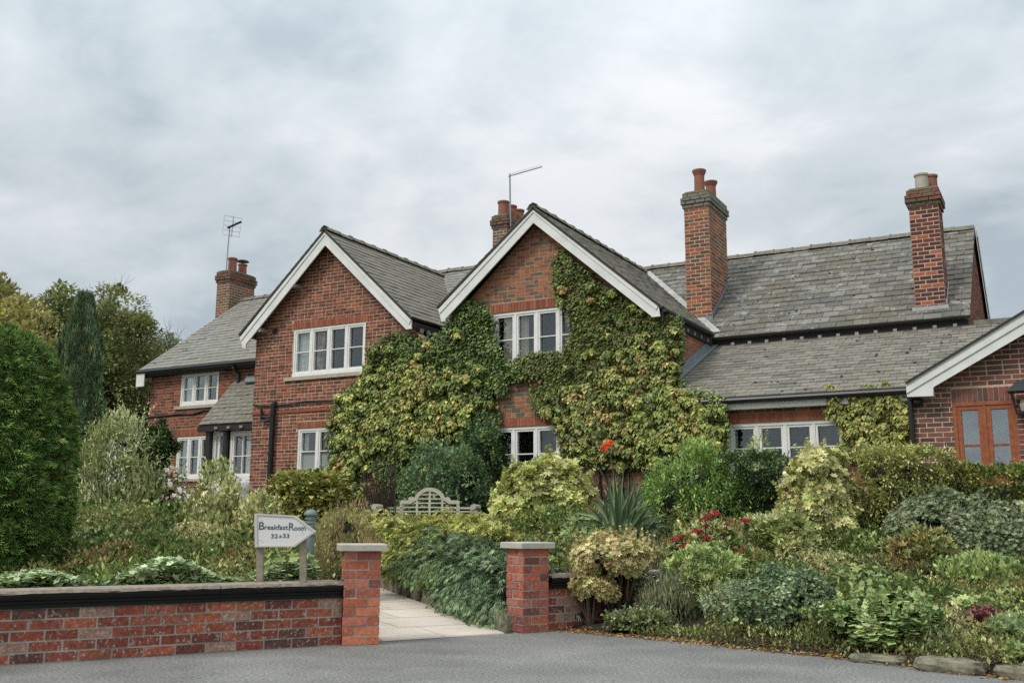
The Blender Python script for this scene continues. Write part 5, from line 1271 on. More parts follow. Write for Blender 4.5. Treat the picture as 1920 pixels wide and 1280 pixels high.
tree('oak_tree', 'small-leaved dark green tree behind the bare twiggy one', 215, 33, 150, 300, 530, 860, ((96, 108, 72), (114, 122, 82), (130, 132, 92)), n=16000, ncl=90, size=.14)
tree('bare_tree', 'thin nearly leafless tree between the green trees and the slate roof', 262, 37, 205, 330, 600, 850, ((132, 136, 96), (150, 148, 112), (104, 110, 74)), n=6500, size=.12, bare=True, ncl=40)
tree('willow_tree', 'pale grey-green bushy tree beside the left end of the house', 285, 35, 170, 350, 628, 860, ((124, 132, 96), (142, 146, 112), (98, 108, 72), (84, 94, 62)), n=22000, tm='long', size=.17, ncl=90)
tree('maple_tree', 'golden-olive tree above the clipped green conifer', 50, 22, -60, 140, 562, 800, ((150, 148, 100), (136, 138, 90), (122, 124, 80), (158, 142, 100, .5)), n=20000, size=.10, ncl=90)
tree('holly_tree', 'low dark bush in front of the left brick wall', 292, 17.5, 258, 330, 792, 915, DARKG, n=7000, size=.07, ncl=50, trunk=.06)
# pencil juniper
def column_juniper():
    Y = 15.5; x0, x1 = 118, 205; top = PD(160, 548, Y); g_ = gW(top); c = np.array([top[0], top[1], g_]); H = top[2] - g_
    th = thing('juniper_tree', c, 'tall narrow blue-green juniper column behind the clipped conifer', 'tree')
    MB().tube([c, c + (0, 0, H * .9)], [.08, .02], 8).build('trunk', BARK, th)
    n = 42000; t = rng.uniform(0.02, 1, n) ** .9; a = rng.uniform(0, 2 * math.pi, n); R0 = 43 * Y / FOC
    prof = np.interp(t, [0, .2, .5, .8, 1], [.8, 1, 1, .72, .18])
    lob = 1 + .18 * np.sin(a * 5 + t * 9) + .12 * np.sin(a * 11 - t * 23)
    r = R0 * prof * lob * rng.uniform(.45, 1, n) ** .4
    O = np.stack([np.cos(a), np.sin(a), np.zeros(n)], 1); P = c + O * r[:, None] + np.stack([np.zeros(n), np.zeros(n), t * H * .97], 1)
    T = O * .35 + Z3 * 1.0 + rdir(n) * .22; V, F, k = scatter('feather', P, T, O + rdir(n) * .5, .11 * (1 + rng.normal(0, .3, n)).clip(.4, 2))
    C = palcol(((86, 112, 84), (104, 130, 98), (66, 92, 70), (122, 142, 110), (96, 98, 66)), n, .25)
    mk('crown', V, F, LEAF, th, cols=np.repeat(C, k, 0), kind='stuff')
column_juniper()
# big clipped conifer on the left
def conifer():
    Y = 8.9; c = PD(-40, 1090, Y); c[2] = gW(c); th = thing('thuja_hedge', c, 'big rounded bright green conifer at the left edge of the picture', 'conifer')
    ys = [624, 634, 654, 700, 766, 850, 950, 1020, 1095]; xr = [-24, 16, 50, 84, 106, 122, 126, 116, 78]      # right outline in the picture
    zs = [PD(0, y, Y)[2] for y in ys][::-1]; rr = [(x + 40) * .86 * Y / FOC for x in xr][::-1]
    MB().tube([c, c + (0, 0, 1.6)], [.08, .03], 8).build('trunk', BARK, th)
    V = []; nn = 22
    for z, r in zip(zs, rr):
        for j in range(nn): a = 2 * math.pi * j / nn; V.append((c[0] + .86 * r * math.cos(a), c[1] + .86 * r * math.sin(a), z))
    V.append((c[0], c[1], zs[-1] + .02))
    F = [(i * nn + j, i * nn + (j + 1) % nn, (i + 1) * nn + (j + 1) % nn, (i + 1) * nn + j) for i in range(len(zs) - 1) for j in range(nn)] + [((len(zs) - 1) * nn + j, (len(zs) - 1) * nn + (j + 1) % nn, len(zs) * nn) for j in range(nn)]
    mk('shade_core', V, F, INNER, th, smooth=True)  # added filler shell, its dark colour stands for shade between sprays
    n = 85000; zz = rng.uniform(zs[0], zs[-1] + .03, n); a = rng.uniform(0, 2 * math.pi, n); R0 = np.interp(zz, zs, rr)
    # top dome gets its own share
    m = int(n * .12); zz[:m] = zs[-1] - rng.uniform(0, .12, m)
    R0 = np.interp(zz, zs, rr)
    lob = 1 + .035 * np.sin(a * 9 + zz * 7) + .03 * np.sin(a * 17 - zz * 13) + .02 * np.sin(zz * 31 + a * 5)
    r = R0 * lob * rng.uniform(.86, 1.02, n); r[:m] *= rng.uniform(0, 1, m)
    O = np.stack([np.cos(a), np.sin(a), .25 + 0 * a], 1); P = c * (1, 1, 0) + np.stack([r * np.cos(a), r * np.sin(a), zz], 1)
    keep = (EYE - P) @ np.eye(3)[0] * np.cos(a) + (EYE - P)[:, 1] * np.sin(a) > -1.2
    P, O = P[keep], O[keep]; n = len(P)
    T = O * .6 + Z3 * .15 + rdir(n) * .55; V, F, k = scatter('spray', P, T, Z3 + O * .8 + rdir(n) * .6, .065 * (1 + rng.normal(0, .25, n)).clip(.4, 2))
    C = palcol(((74, 106, 52), (98, 130, 66), (54, 82, 42), (130, 156, 88), (110, 104, 66, .35)), n, .38); mk('foliage', V, F, LEAF, th, cols=np.repeat(C, k, 0), kind='stuff')
conifer()

# ---- left bed
plant('willow_shrub', 'tall loose pale-leaved shrub between the green conifer and the house', 'shrub', 158, 306, 785, 12.0, 'long', .07, 4200, ((146, 154, 112), (166, 170, 134), (120, 130, 84), (98, 112, 68)), ncl=46, rcl=.26, mode='up', core=.3, stems=22, low=-.4, lumpy=.5, sprigs=160, sprig_len=.4)
plant('fuchsia', 'fuchsia with white and pink flowers in front of the left white window', 'shrub', 262, 372, 876, 12.2, 'oval', .045, 4000, MIDG, ncl=40, rcl=.13, acc=[('flower', 'heart', .05, 150, ((222, 208, 214), (206, 120, 130), (226, 222, 222)), 'down')])
plant('variegated_shrub', 'cream-edged variegated shrub below the porch', 'shrub', 345, 468, 884, 10.8, 'oval', .055, 8000, ((168, 168, 124), (142, 150, 100), (186, 184, 150), (104, 118, 70)), ncl=55, rcl=.15, mode='up', stems=12, core=.5, lumpy=.4, sprigs=110, sprig_len=.16)
plant('variegated_shrub', 'second variegated shrub left of the downpipe foot', 'shrub', 432, 535, 930, 10.6, 'oval', .055, 4500, ((170, 166, 118), (142, 148, 98), (188, 184, 146), (118, 126, 78)), ncl=40, rcl=.13, mode='up', stems=5)
plant('heather', 'brown-green heather cushion behind the bollard lamp', 'shrub', 585, 715, 948, 11.6, 'needle', .06, 12000, BROWNG + OLIVE[:1], ncl=70, rcl=.14, mode='up', core=.85)
# grey-green lobed ground cover along the coping
def groundcover(name, label, x0, x1, ytop, ybot, Y0, Y1, pal, n, size, tm='lobed', h=.16, waves=1.0, mode='flat', cat='ground cover'):
    V_ = []; X0, X1 = (x0 - 960) / FOC, (x1 - 960) / FOC
    t = rng.uniform(0, 1, n); Y = rng.uniform(Y0, Y1, n); X = (X0 + (X1 - X0) * t) * Y
    G = np.array([ground(a, b) for a, b in zip(X, Y)]); hh = h * (.55 + .45 * np.sin(X * 5.1 + 1) * np.cos(Y * 4 + X * 2)) * rng.uniform(.5, 1.1, n)
    P = RH * X[:, None] + FH * Y[:, None] + Z3 * (G + hh + .02)[:, None]
    T, Nn = orient(mode, np.tile(-FH * .5 + Z3, (n, 1)), n); V, F, k = scatter(tm, P, T, Nn, size * (1 + rng.normal(0, .25, n)).clip(.4, 1.7))
    C = palcol(pal, n, .2); return mk(name, V, F, LEAF, None, cols=np.repeat(C, k, 0), label=label, cat=cat, kind='stuff')
SAGE = ((140, 156, 122), (122, 140, 106), (156, 170, 140), (96, 118, 82))
# keep the cover just behind the wall, which runs away to the right
def cover_wall():
    n = 9500; s_ = rng.uniform(1.2, LW - .1, n); d = rng.uniform(.27, .75, n)
    P = FWl.w(np.stack([s_, np.zeros(n), -d], 1)); G = np.array([gW(p) for p in P]); m = np.interp(s_, [0, 2.2, 3.0, 5, 6], [.10, .14, .26, .17, .20])
    P[:, 2] = G + .08 + m * rng.uniform(.0, 1, n) * (.75 + .35 * np.sin(s_ * 6)) ; O = np.tile(-FH * .6 + Z3, (n, 1))
    T, Nn = orient('flat', O, n); V, F, k = scatter('lobed', P, T, Nn, .050 * (1 + rng.normal(0, .25, n)).clip(.4, 1.7)); C = palcol(SAGE, n, .2)
    mk('ground_cover', V, F, LEAF, None, cols=np.repeat(C, k, 0), label='grey-green lobed ground cover along the back of the front wall', cat='ground cover', kind='stuff')
cover_wall()
# pale heather by the path seen under the sign
plant('heather', 'pinkish pale heather patch seen under the sign', 'shrub', 515, 560, 1038, 11.2, 'needle', .05, 2500, ((178, 156, 142), (160, 150, 120), (140, 132, 104)), ncl=25, rcl=.08, mode='up')

# ---- centre: junipers over the path edging
GJ = ((176, 178, 108), (160, 166, 96), (190, 190, 130), (124, 138, 76), (96, 112, 62))
GRJ = ((104, 122, 74), (122, 138, 86), (82, 102, 62), (150, 156, 100))
BJ = ((108, 132, 106), (128, 150, 124), (86, 110, 86), (150, 166, 138), (62, 82, 60))
def edge_at(Y):
    p = lerp_path(PATH_R, Y); return p[0], p[2]
def juniper_bank(name, label, Y0, Y1, o0, o1, zc, pal, n, skirt, pal_top=None):
    """plumes laid over a bank that follows the path edge; o = distance into the bed; zc = crest height at both ends"""
    Ym = (Y0 + Y1) / 2; xe, ze = edge_at(Ym); base = W(xe + .3, Ym, ground(xe + .3, Ym)); th = thing(name, base, label, 'conifer')
    def at(Y, o): xe_, ze_ = edge_at(Y); return xe_ + o * .9, Y + o * .42, ze_
    L_ = []; m = n * 7
    Y = np.repeat(rng.uniform(Y0, Y1, n), 7); o = np.repeat(rng.uniform(o0, o1, n) , 7); k_ = np.tile(np.arange(7), n) / 6.0
    front = np.repeat(rng.uniform(0, 1, n) < .45, 7); o = np.where(front, o0 + np.abs(np.repeat(rng.normal(0, .05, n), 7)), o)
    zt_ = np.interp(Y, [Y0, Y1], zc); prof = 1 - .45 * ((o - (o0 + o1) / 2) / ((o1 - o0) / 2 + .01)) ** 2
    X = np.empty(m); YY = np.empty(m); Z0 = np.empty(m)
    for i in range(m):
        a_, b_, c_ = at(Y[i], o[i]); X[i], YY[i], Z0[i] = a_, b_, c_
    bump = .09 * np.sin(Y * 8 + o * 9) + .06 * np.sin(Y * 19 - o * 13) - .03
    top = Z0 + (zt_ - Z0) * prof + bump; u_ = np.repeat(rng.uniform(0, 1, n) ** .8, 7)
    Z = np.where(front, Z0 + skirt + (top - Z0 - skirt) * u_, top - .05 * np.repeat(rng.uniform(0, 1, n), 7))
    out_ = -RH * .86 - FH * .5
    az = np.repeat(rng.normal(0, 1.15, n), 7); D = np.cos(az)[:, None] * out_ + np.sin(az)[:, None] * (RH * .5 - FH * .86); D[:, 2] = 0
    rise = np.where(front, .35, .8) * np.repeat(rng.uniform(.2, 1.6, n), 7); Ls = np.repeat(rng.uniform(.08, .30, n), 7)
    P = RH * X[:, None] + FH * YY[:, None] + Z3 * Z[:, None] + D * (Ls * k_)[:, None] + Z3 * (Ls * (rise * k_ - .75 * k_ ** 2))[:, None]
    T = D + Z3 * (rise - 1.5 * k_)[:, None] + rdir(m) * .4; Nn = Z3 * .8 + D * .5 + rdir(m) * .4
    V, F, k = scatter('feather', P, T, Nn, .105 * (1.1 - .45 * k_) * (1 + rng.normal(0, .2, m)).clip(.5, 1.6))
    C = palcol(pal, m, .2, np.repeat(np.arange(n), 7), n, .25)
    if pal_top: C = np.where((~front | (u_ > .72))[:, None], palcol(pal_top, m, .2, np.repeat(np.arange(n), 7), n, .25), C)
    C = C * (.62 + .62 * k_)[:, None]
    # sparse inner sprays, shade inside the bank darkened into their colour
    q = int(n * 1.6); Yq = rng.uniform(Y0, Y1, q); oq = rng.uniform(o0 + .04, o1, q); Pq = np.array([W(*at(a_, b_)[:2], 0) for a_, b_ in zip(Yq, oq)]); zq = np.interp(Yq, [Y0, Y1], zc)
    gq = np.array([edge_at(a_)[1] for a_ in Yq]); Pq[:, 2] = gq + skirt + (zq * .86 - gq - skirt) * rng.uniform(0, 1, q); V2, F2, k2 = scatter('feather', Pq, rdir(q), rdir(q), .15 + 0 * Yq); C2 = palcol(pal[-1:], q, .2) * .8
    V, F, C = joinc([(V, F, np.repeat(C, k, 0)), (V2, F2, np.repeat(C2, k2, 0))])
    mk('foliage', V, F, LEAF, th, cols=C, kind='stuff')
    mb = MB()
    for i in range(9):
        a_, b_, c_ = at(rng.uniform(Y0, Y1), (o0 + o1) / 2); a2, b2_, c2 = at(rng.uniform(Y0, Y1), o0 + .05); z1 = float(np.interp(Ym, [Y0, Y1], zc)) * .7
        mb.tube([W(a_, b_, c_), (W(a_, b_, z1) + W(a2, b2_, z1)) / 2, W(a2, b2_, z1 * .8)], [.022, .016, .008], 5)
    mb.build('branch', BARK, th)
    FOOT.append((xe + .45, Ym + .2, .55, (Y1 - Y0) / 2))
juniper_bank('juniper', 'blue-green juniper draping from the bed to the foot of the right gate pillar', 9.66, 10.9, .10, .8, (.50, .66), BJ, 1700, .10)
juniper_bank('juniper', 'blue-green and green juniper arching over the middle of the path edge', 10.8, 12.2, .10, .85, (.66, .79), BJ[:2] + GRJ[:2] + BJ[-1:], 1500, .42, pal_top=BJ[:3] + GRJ[3:])
juniper_bank('juniper', 'green juniper hanging over the squared sandstone blocks', 12.0, 13.5, .10, .85, (.79, .88), GRJ + ((72, 88, 54),), 1500, .42, pal_top=GJ)
juniper_bank('golden_juniper', 'yellow-tipped feathery juniper behind the orange pillar', 13.2, 15.0, .0, 1.1, (.92, 1.0), GJ, 1700, .3, pal_top=((196, 196, 128), (180, 186, 112), (206, 204, 146)))
juniper_bank('golden_juniper', 'golden juniper crest above the blue-green junipers', 11.6, 13.4, .75, 1.5, (.90, 1.0), GJ, 1200, .5, pal_top=((196, 196, 128), (180, 186, 112), (164, 170, 100)))
# ---- wide heather mass
def hp(name, label, x0, x1, yt, Y, pal, n=9000, tm='oval', size=.03, **k): plant(name, label, k.pop('cat', 'shrub'), x0, x1, yt, Y, tm, size, n, pal, ncl=k.pop('ncl', 90), rcl=k.pop('rcl', .13), **k)
hp('leafy_plant', 'fresh green leafy clump just right of the pillar cap', 1020, 1085, 1050, 10.5, MIDG + LIMEG[:1], 2200, 'heart', .05, ncl=25, cat='plant')
# ---- skimmia/pieris mounds
hp('pieris_bush', 'pale yellow-green rounded bush below the ground-floor windows', 912, 1130, 852, 14.2, YELLOWG, 12000, 'whorl', .11, ncl=80, rcl=.2, mode='whorl', stems=6)
hp('pieris_bush', 'yellow-green bush with bare stems under the low white window', 1450, 1605, 838, 12.4, ((162, 162, 112), (146, 150, 96), (178, 174, 132), (122, 130, 80)), 9500, 'whorl', .08, ncl=110, rcl=.16, mode='whorl', stems=16, core=.62)
hp('clipped_hedge', 'clipped block of yellow-green hedge in front of the annexe corner', 1612, 1758, 842, 12.6, ((148, 152, 98), (132, 138, 84), (162, 162, 112), (106, 114, 66)), 22000, 'oval', .045, box=9, cat='hedge', ry=.5, rcl=.1, ncl=110)
hp('clipped_hedge', 'dark glossy hedge below the orange window', 1745, 1960, 880, 12.7, ((92, 106, 52), (112, 124, 62), (72, 86, 46), (138, 142, 80)), 20000, 'oval', .055, box=9, cat='hedge', ry=.45, rcl=.12, mat=GLOSSY)
hp('clipped_hedge', 'dark green clipped hedge between two pale bushes', 1350, 1475, 852, 13.4, ((66, 88, 54), (84, 106, 66), (56, 76, 48)), 14000, 'oval', .04, box=9, cat='hedge', ry=.4, rcl=.1)
hp('rounded_shrub', 'bright mid-green rounded shrub right of the creeper', 1188, 1390, 838, 13.3, ((108, 136, 76), (128, 154, 92), (92, 120, 66), (150, 168, 108)), 13000, 'long', .075, rcl=.2, stems=10)
hp('grey_shrub', 'grey-green dense mound in front of the dark hedge', 1660, 1875, 912, 11.3, GREYG, 14000, 'cushion', .05, mode='whorl', rcl=.14)
hp('grey_shrub', 'lower grey-green mound spreading to the right edge', 1790, 1960, 955, 10.6, GREYG, 9000, 'cushion', .05, mode='whorl', rcl=.14)
# ---- right bed mixture
hp('leathery_bush', 'glossy dark bush with pale new tips beside the red hydrangea', 1395, 1525, 965, 11.0, ((96, 112, 62), (124, 136, 84), (76, 92, 52), (160, 164, 118)), 3600, 'whorlup', .11, mode='whorl', ncl=60, rcl=.14, mat=GLOSSY)
hp('leathery_bush', 'glossy bush with orange-tipped leaves right of centre in the right bed', 1660, 1790, 1010, 10.3, ((104, 116, 66), (132, 140, 88), (84, 96, 54), (160, 128, 84, .5)), 3400, 'whorlup', .11, mode='whorl', ncl=60, rcl=.14, mat=GLOSSY)
hp('leafy_plant', 'bright green leafy clump near the right edge', 1765, 1905, 1048, 9.3, LIMEG + MIDG[:2], 4200, 'oval', .07, mode='up', rcl=.13, cat='plant')
hp('ivy_geranium', 'lobed green mound spilling to the kerb stones', 1545, 1760, 1112, 8.05, ((104, 126, 78), (128, 146, 96), (86, 108, 66), (150, 162, 116)), 6500, 'lobed', .062, mode='flat', rcl=.14, ncl=80, cat='plant', ry=.45)
hp('dwarf_spruce', 'dense blue-green dwarf spruce mound by the road', 1362, 1556, 1066, 8.85, ((112, 130, 100), (92, 112, 84), (132, 148, 118), (72, 90, 66)), 18000, 'cushion', .032, mode='whorl', rcl=.10, ncl=170, lumpy=.25, cat='conifer')
hp('dwarf_spruce', 'paler grey conifer lobe left of the dense spruce mound', 1318, 1430, 1100, 9.3, ((122, 138, 110), (100, 118, 92), (142, 152, 126)), 5000, 'cushion', .034, mode='whorl', rcl=.1, ncl=60, cat='conifer')
hp('lime_plant', 'light lime-green fleshy plant below the red hydrangea', 1248, 1392, 1040, 9.9, LIMEG, 3400, 'whorlup', .10, mode='whorl', rcl=.13, ncl=50, cat='plant')
hp('aster_clump', 'grey-leaved clump with tiny lilac flowers right of the golden azalea', 1185, 1325, 1078, 9.75, ((112, 118, 90), (98, 106, 84), (130, 132, 106)), 6000, 'needle', .07, mode='up', ncl=60, core=.55, cat='plant', acc=[('flower', 'lobed', .022, 90, ((190, 170, 200), (200, 184, 200)), 'flat')])
hp('leafy_plant', 'small pale-leaved plant at the road edge under the golden azalea', 1130, 1260, 1145, 9.4, GREYG + OLIVE[:2], 3600, 'oval', .042, cat='plant', ry=.2, rcl=.08)
hp('azalea', 'golden-brown spreading azalea hanging over the low right wall', 1066, 1246, 1006, 9.95, ((154, 146, 104), (142, 134, 92), (168, 160, 122), (130, 134, 92), (152, 122, 86, .3)), 12000, 'whorl', .045, mode='whorl', ncl=110, rcl=.10, core=.5, stems=30, canopy=.19, low=-.3, lumpy=.5, ry=.42, sprigs=120)
hp('azalea', 'lower golden-brown azalea lobe in front of the wall by the right pillar', 1060, 1150, 1070, 9.8, ((156, 144, 98), (142, 134, 90), (164, 154, 112), (128, 130, 86)), 4200, 'whorl', .045, mode='whorl', ncl=50, rcl=.08, core=.5, stems=12, canopy=.13, low=-.3, lumpy=.3, ry=.2)
hp('leafy_plant', 'pale green mounded plant above the last kerb stone', 1855, 1960, 1182, 7.6, LIMEG + SAGE, 2600, 'oval', .06, mode='up', cat='plant', rcl=.1)
hp('heuchera', 'dark purple-leaved heuchera by the stone step', 1805, 1892, 1166, 7.9, ((96, 58, 62), (118, 72, 74), (78, 48, 54), (132, 92, 88)), 700, 'lobed', .075, mode='flat', cat='plant', ry=.2, ncl=14, rcl=.09)
# ---- interwoven low plants: each one fills its own irregular cell of the bed and grows into its neighbours
def zsurf_right(X, Y): return np.interp(Y, [6.6, 7.2, 7.8, 8.3, 9.5, 11, 13, 15.5], [.10, .14, .24, .33, .49, .70, 1.0, 1.16])
def zsurf_left(X, Y): return np.interp(Y, [7.0, 8, 8.6, 10, 11.5, 13, 17], [.42, .50, .62, .88, 1.1, 1.24, 1.3]) * np.interp(X, [-5, -1.6, -1.0], [1, .93, .84])
MORE = 1
KINDS = [('heath', 'olive fine-leaved heath', 'oval', .036, 5400, OLIVE + ((112, 118, 72),), 'out', 5), ('heather', 'tan dried-flower heather', 'needle', .045, 4600, BROWNG + ((160, 144, 110), (112, 114, 74)), 'out', 1.0),
         ('low_shrub', 'mid green small-leaved shrub', 'oval', .048, 4000, MIDG + OLIVE[1:2] + DARKG[:1], 'out', 5), ('grey_plant', 'grey-green fine-leaved plant', 'long', .055, 4600, GREYG + OLIVE[:1], 'out', 2.0),
         ('pale_heath', 'pale straw-green heath', 'oval', .030, 5600, ((168, 166, 124), (152, 152, 110), (170, 166, 128)), 'out', .9), ('russet_plant', 'reddish-leaved low plant', 'oval', .038, 4200, OLIVE[:2] + ((150, 108, 80), (138, 118, 84), (120, 120, 74)), 'out', .8),
         ('broad_plant', 'broad-leaved green perennial', 'heart', .046, 3200, MIDG, 'flat', 1.5), ('whorled_shrub', 'whorl-leaved olive-green shrub', 'whorl', .062, 1500, MIDG + OLIVE[:2] + DARKG[:1], 'whorl', 3.6)]
LANDM = [('the direction sign', 530, 1000), ('the orange gate pillar', 662, 1090), ('the right gate pillar', 990, 1060), ('the bench', 800, 950), ('the red hydrangea', 1325, 1010), ('the golden azalea', 1150, 1060),
         ('the blue-green spruce mound', 1455, 1140), ('the strap-leaved clump', 1165, 930), ('the lime-green plant', 1320, 1075), ('the kerb stones', 1760, 1240), ('the purple heuchera', 1848, 1190), ('the ivy geranium', 1650, 1170),
         ('the clipped conifer', 130, 1000), ('the bollard lamp', 581, 975), ('the porch door', 450, 920), ('the golden junipers', 740, 1000), ('the grey-green mound', 1765, 960), ('the leathery dark bush', 1460, 1010), ('the dark hedge', 1850, 915), ('the downpipe foot', 503, 945), ('the long front wall', 300, 1090), ('the yellow-green stemmed bush', 1525, 900), ('the clipped block hedge', 1685, 900), ('the aster clump', 1255, 1130), ('the low right wall', 1120, 1080), ('the bright green leafy clump', 1835, 1080)]
USED = set()
def where(kind, P):
    q = prj(P)[0]; d = sorted(LANDM, key=lambda l: (l[1] - q[0]) ** 2 + 2 * (l[2] - q[1]) ** 2)
    def rel(l):
        dx, dy = q[0] - l[1], q[1] - l[2]
        if abs(dx) > 1.6 * abs(dy): return ('right' if dx > 0 else 'left') + ' of'
        return 'below' if dy > 0 else 'above'
    cand = ['%s %s %s' % (kind, rel(d[0]), d[0][0])] + ['%s between %s and %s' % (kind, d[0][0], d[j][0]) for j in (1, 2, 3)] + ['%s %s %s, towards %s' % (kind, rel(d[i]), d[i][0], d[j][0]) for i in (0, 1) for j in (2, 3, 4)] + ['%s %s %s %s, towards %s' % (sz, kind, rel(d[i]), d[i][0], d[j][0]) for sz in ('shorter', 'fuller') for i in (0, 1, 2) for j in (1, 2, 3) if i != j]
    for c_ in cand:
        if c_ not in USED and len(c_.replace('-', ' ').split()) <= 16: USED.add(c_); return c_
    return cand[0]
def inside_bed(side, X, Y):
    for a_, b_, c_, d_ in FOOT:
        if ((X - a_) / c_) ** 2 + ((Y - b_) / d_) ** 2 < 1: return False
    pr_, pl_ = lerp_path(PATH_R, Y), lerp_path(PATH_L, Y)
    if side == 'left':
        if Y > 17 or X > pl_[0] - .10: return False
        return Y - edgeY(X) > .30
    if X < pr_[0] + (.30 if Y > 9.3 else .9) or Y > 15.6: return False
    if X < -.2 and Y > 14.6: return False
    if X < .7 and Y < 10.1: return False
    if X < 1.72: return Y > 9.9 + max(0, X - .3) * .77
    return Y - edgeY(X) > .06
def bed(side, Xr, Yr, zs, seed):
    g = np.random.default_rng(seed); seeds = []
    for _ in range(9000):
        Y = g.uniform(*Yr); X = g.uniform(*Xr)
        if not inside_bed(side, X, Y): continue
        if abs(X / Y) > .56: continue
        dmin = .38 + .055 * (Y - 7)
        if all((X - a) ** 2 + ((Y - b) * .8) ** 2 > dmin ** 2 for a, b in seeds): seeds.append((X, Y))
    SA = np.array(seeds); wts = np.array([k[7] for k in KINDS], float); wts /= wts.sum()
    for i, (sx, sy) in enumerate(seeds):
        nm, lab, tm, size, dens, pal, mode, _ = KINDS[g.choice(len(KINDS), p=wts)]
        R_ = (.38 + .055 * (sy - 7)) * 1.25; n0 = int(dens * R_ * R_ * 2.2)
        X = sx + rng.uniform(-R_, R_, n0); Y = sy + rng.uniform(-R_, R_, n0) * 1.15
        wx = X + .07 * np.sin(Y * 9 + i) + .04 * np.sin(Y * 23); wy = Y + .07 * np.sin(X * 8 + 2 * i)
        D2 = (wx[:, None] - SA[:, 0]) ** 2 + ((wy[:, None] - SA[:, 1]) * .8) ** 2; near = D2.argmin(1) == i
        ok = near & np.array([inside_bed(side, a, b) for a, b in zip(X, Y)]); X, Y = X[ok], Y[ok]; n = len(X)
        if n < 40: continue
        d = np.sqrt(D2[ok][:, i]); hk = g.uniform(.84, 1.15)
        zt2 = zs(X, Y) * hk + .07 - .36 * (d / R_) ** 2.2 + .05 * np.sin(X * 13 + i) * np.sin(Y * 11) + .03 * np.sin(X * 31) * np.sin(Y * 27 + i)
        bz_ = (X > -2.9) & (X < -.3) & (Y > 11.5); zt2 = np.where(bz_, np.minimum(zt2, 1 + .005 * Y), zt2)
        G = np.array([ground(a, b) for a, b in zip(X, Y)]); zt2 = np.maximum(zt2, G + .05)
        dep = rng.uniform(0, 1, n) ** 2.2; z = zt2 - (zt2 - G) * dep * .75 + (rng.uniform(0, 1, n) < .06) * rng.uniform(0, .07, n)
        P = RH * X[:, None] + FH * Y[:, None] + Z3 * z[:, None]
        O = unit(Z3 * 1.0 - FH * .45 + (RH * (X - sx)[:, None] + FH * (Y - sy)[:, None]) * 1.2)
        T, Nn = orient(mode, O, n); V, F, k = scatter(tm, P, T, Nn, size * (1 + rng.normal(0, .3, n)).clip(.35, 1.9))
        th = thing(nm, W(sx, sy, ground(sx, sy)), where(lab, W(sx, sy, float(zs(sx, sy)))), 'plant', 'low plants filling the %s bed' % side)
        mk('foliage', V, F, LEAF, th, cols=np.repeat(palcol(pal, n, .28), k, 0), kind='stuff')
        mb = MB()
        for q in range(7 if n > 500 else 0):
            a = rng.uniform(0, 6.28); b0 = W(sx, sy, ground(sx, sy)); b1 = b0 + (RH * math.cos(a) + FH * math.sin(a)) * R_ * .33; b1[2] = float(zs(sx, sy)) * .92
            mb.tube([b0, (b0 + b1) / 2 + rdir(1)[0] * .03, b1], [.008, .006, .003], 4)
        if mb.V: mb.build('stem', TWIG, th)
bed('right', (-2.6, 8.5), (6.9, 15.6), zsurf_right, 3)
bed('left', (-9, -1.0), (7.2, 17), zsurf_left, 5)
# ---- filler planting so that the bed has no bare gaps
def filler(label, X0, X1, Y0, Y1, n, pal, size=.04, h=.22, seed=1, dmin=.35):
    X = rng.uniform(X0, X1, n); Y = rng.uniform(Y0, Y1, n); d = Y - np.array([edgeY(a) for a in X])
    ok = (d > dmin) & (d < 3.5 if dmin < .1 else d > -9)
    for i in range(n):
        if ok[i] and Y[i] > 7.5:
            pr_, pl_ = lerp_path(PATH_R, Y[i]), lerp_path(PATH_L, Y[i])
            if pl_[0] - .12 < X[i] < pr_[0] + .25 and Y[i] < 24: ok[i] = False
    X, Y = X[ok], Y[ok]; n = len(X); G = np.array([ground(a, b) for a, b in zip(X, Y)])
    hh = h * rng.uniform(0, 1, n) * (.6 + .4 * np.sin(X * 3.3) * np.sin(Y * 2.9 + 1)); P = RH * X[:, None] + FH * Y[:, None] + Z3 * (G + hh)[:, None]
    T, Nn = orient('out', np.tile(Z3 - FH * .3, (n, 1)), n); V, F, k = scatter('oval', P, T, Nn, size * (1 + rng.normal(0, .3, n)).clip(.4, 1.8))
    mk('ground_cover', V, F, LEAF, None, cols=np.repeat(palcol(pal, n, .25), k, 0), label=label, cat='ground cover', kind='stuff')
filler('mixed green ground cover between the shrubs of the left bed', -6.5, -.9, 7.4, 17, 26000, MIDG + OLIVE)
filler('low mixed ground cover behind the kerb stones of the right bed', .9, 5, 7.0, 9.2, 30000, MIDG + OLIVE + BROWNG[:2], size=.032, h=.13, dmin=.05)
# leaf litter at the road edge
def litter():
    n = 2600; t = rng.uniform(0, 1, n); X = np.interp(t, [0, 1], [.3, 4.4]); Y = np.array([edgeY(a) for a in X]) + rng.normal(.04, .09, n)
    P = RH * X[:, None] + FH * Y[:, None] + Z3 * (np.array([max(0.0, ground(a, b)) for a, b in zip(X, Y)]) + .008)[:, None]
    T = rdir(n); T[:, 2] *= .15; Nn = np.tile(Z3, (n, 1)) + rdir(n) * .3; V, F, k = scatter('oval', P, T, Nn, .035 * (1 + rng.normal(0, .3, n)).clip(.3, 1.8))
    mk('leaf_litter', V, F, LEAF, None, cols=np.repeat(palcol(((128, 84, 56), (146, 110, 74), (96, 74, 52), (120, 116, 70)), n, .2), k, 0), label='brown fallen leaves along the edge of the road', cat='leaves', kind='stuff')
litter()
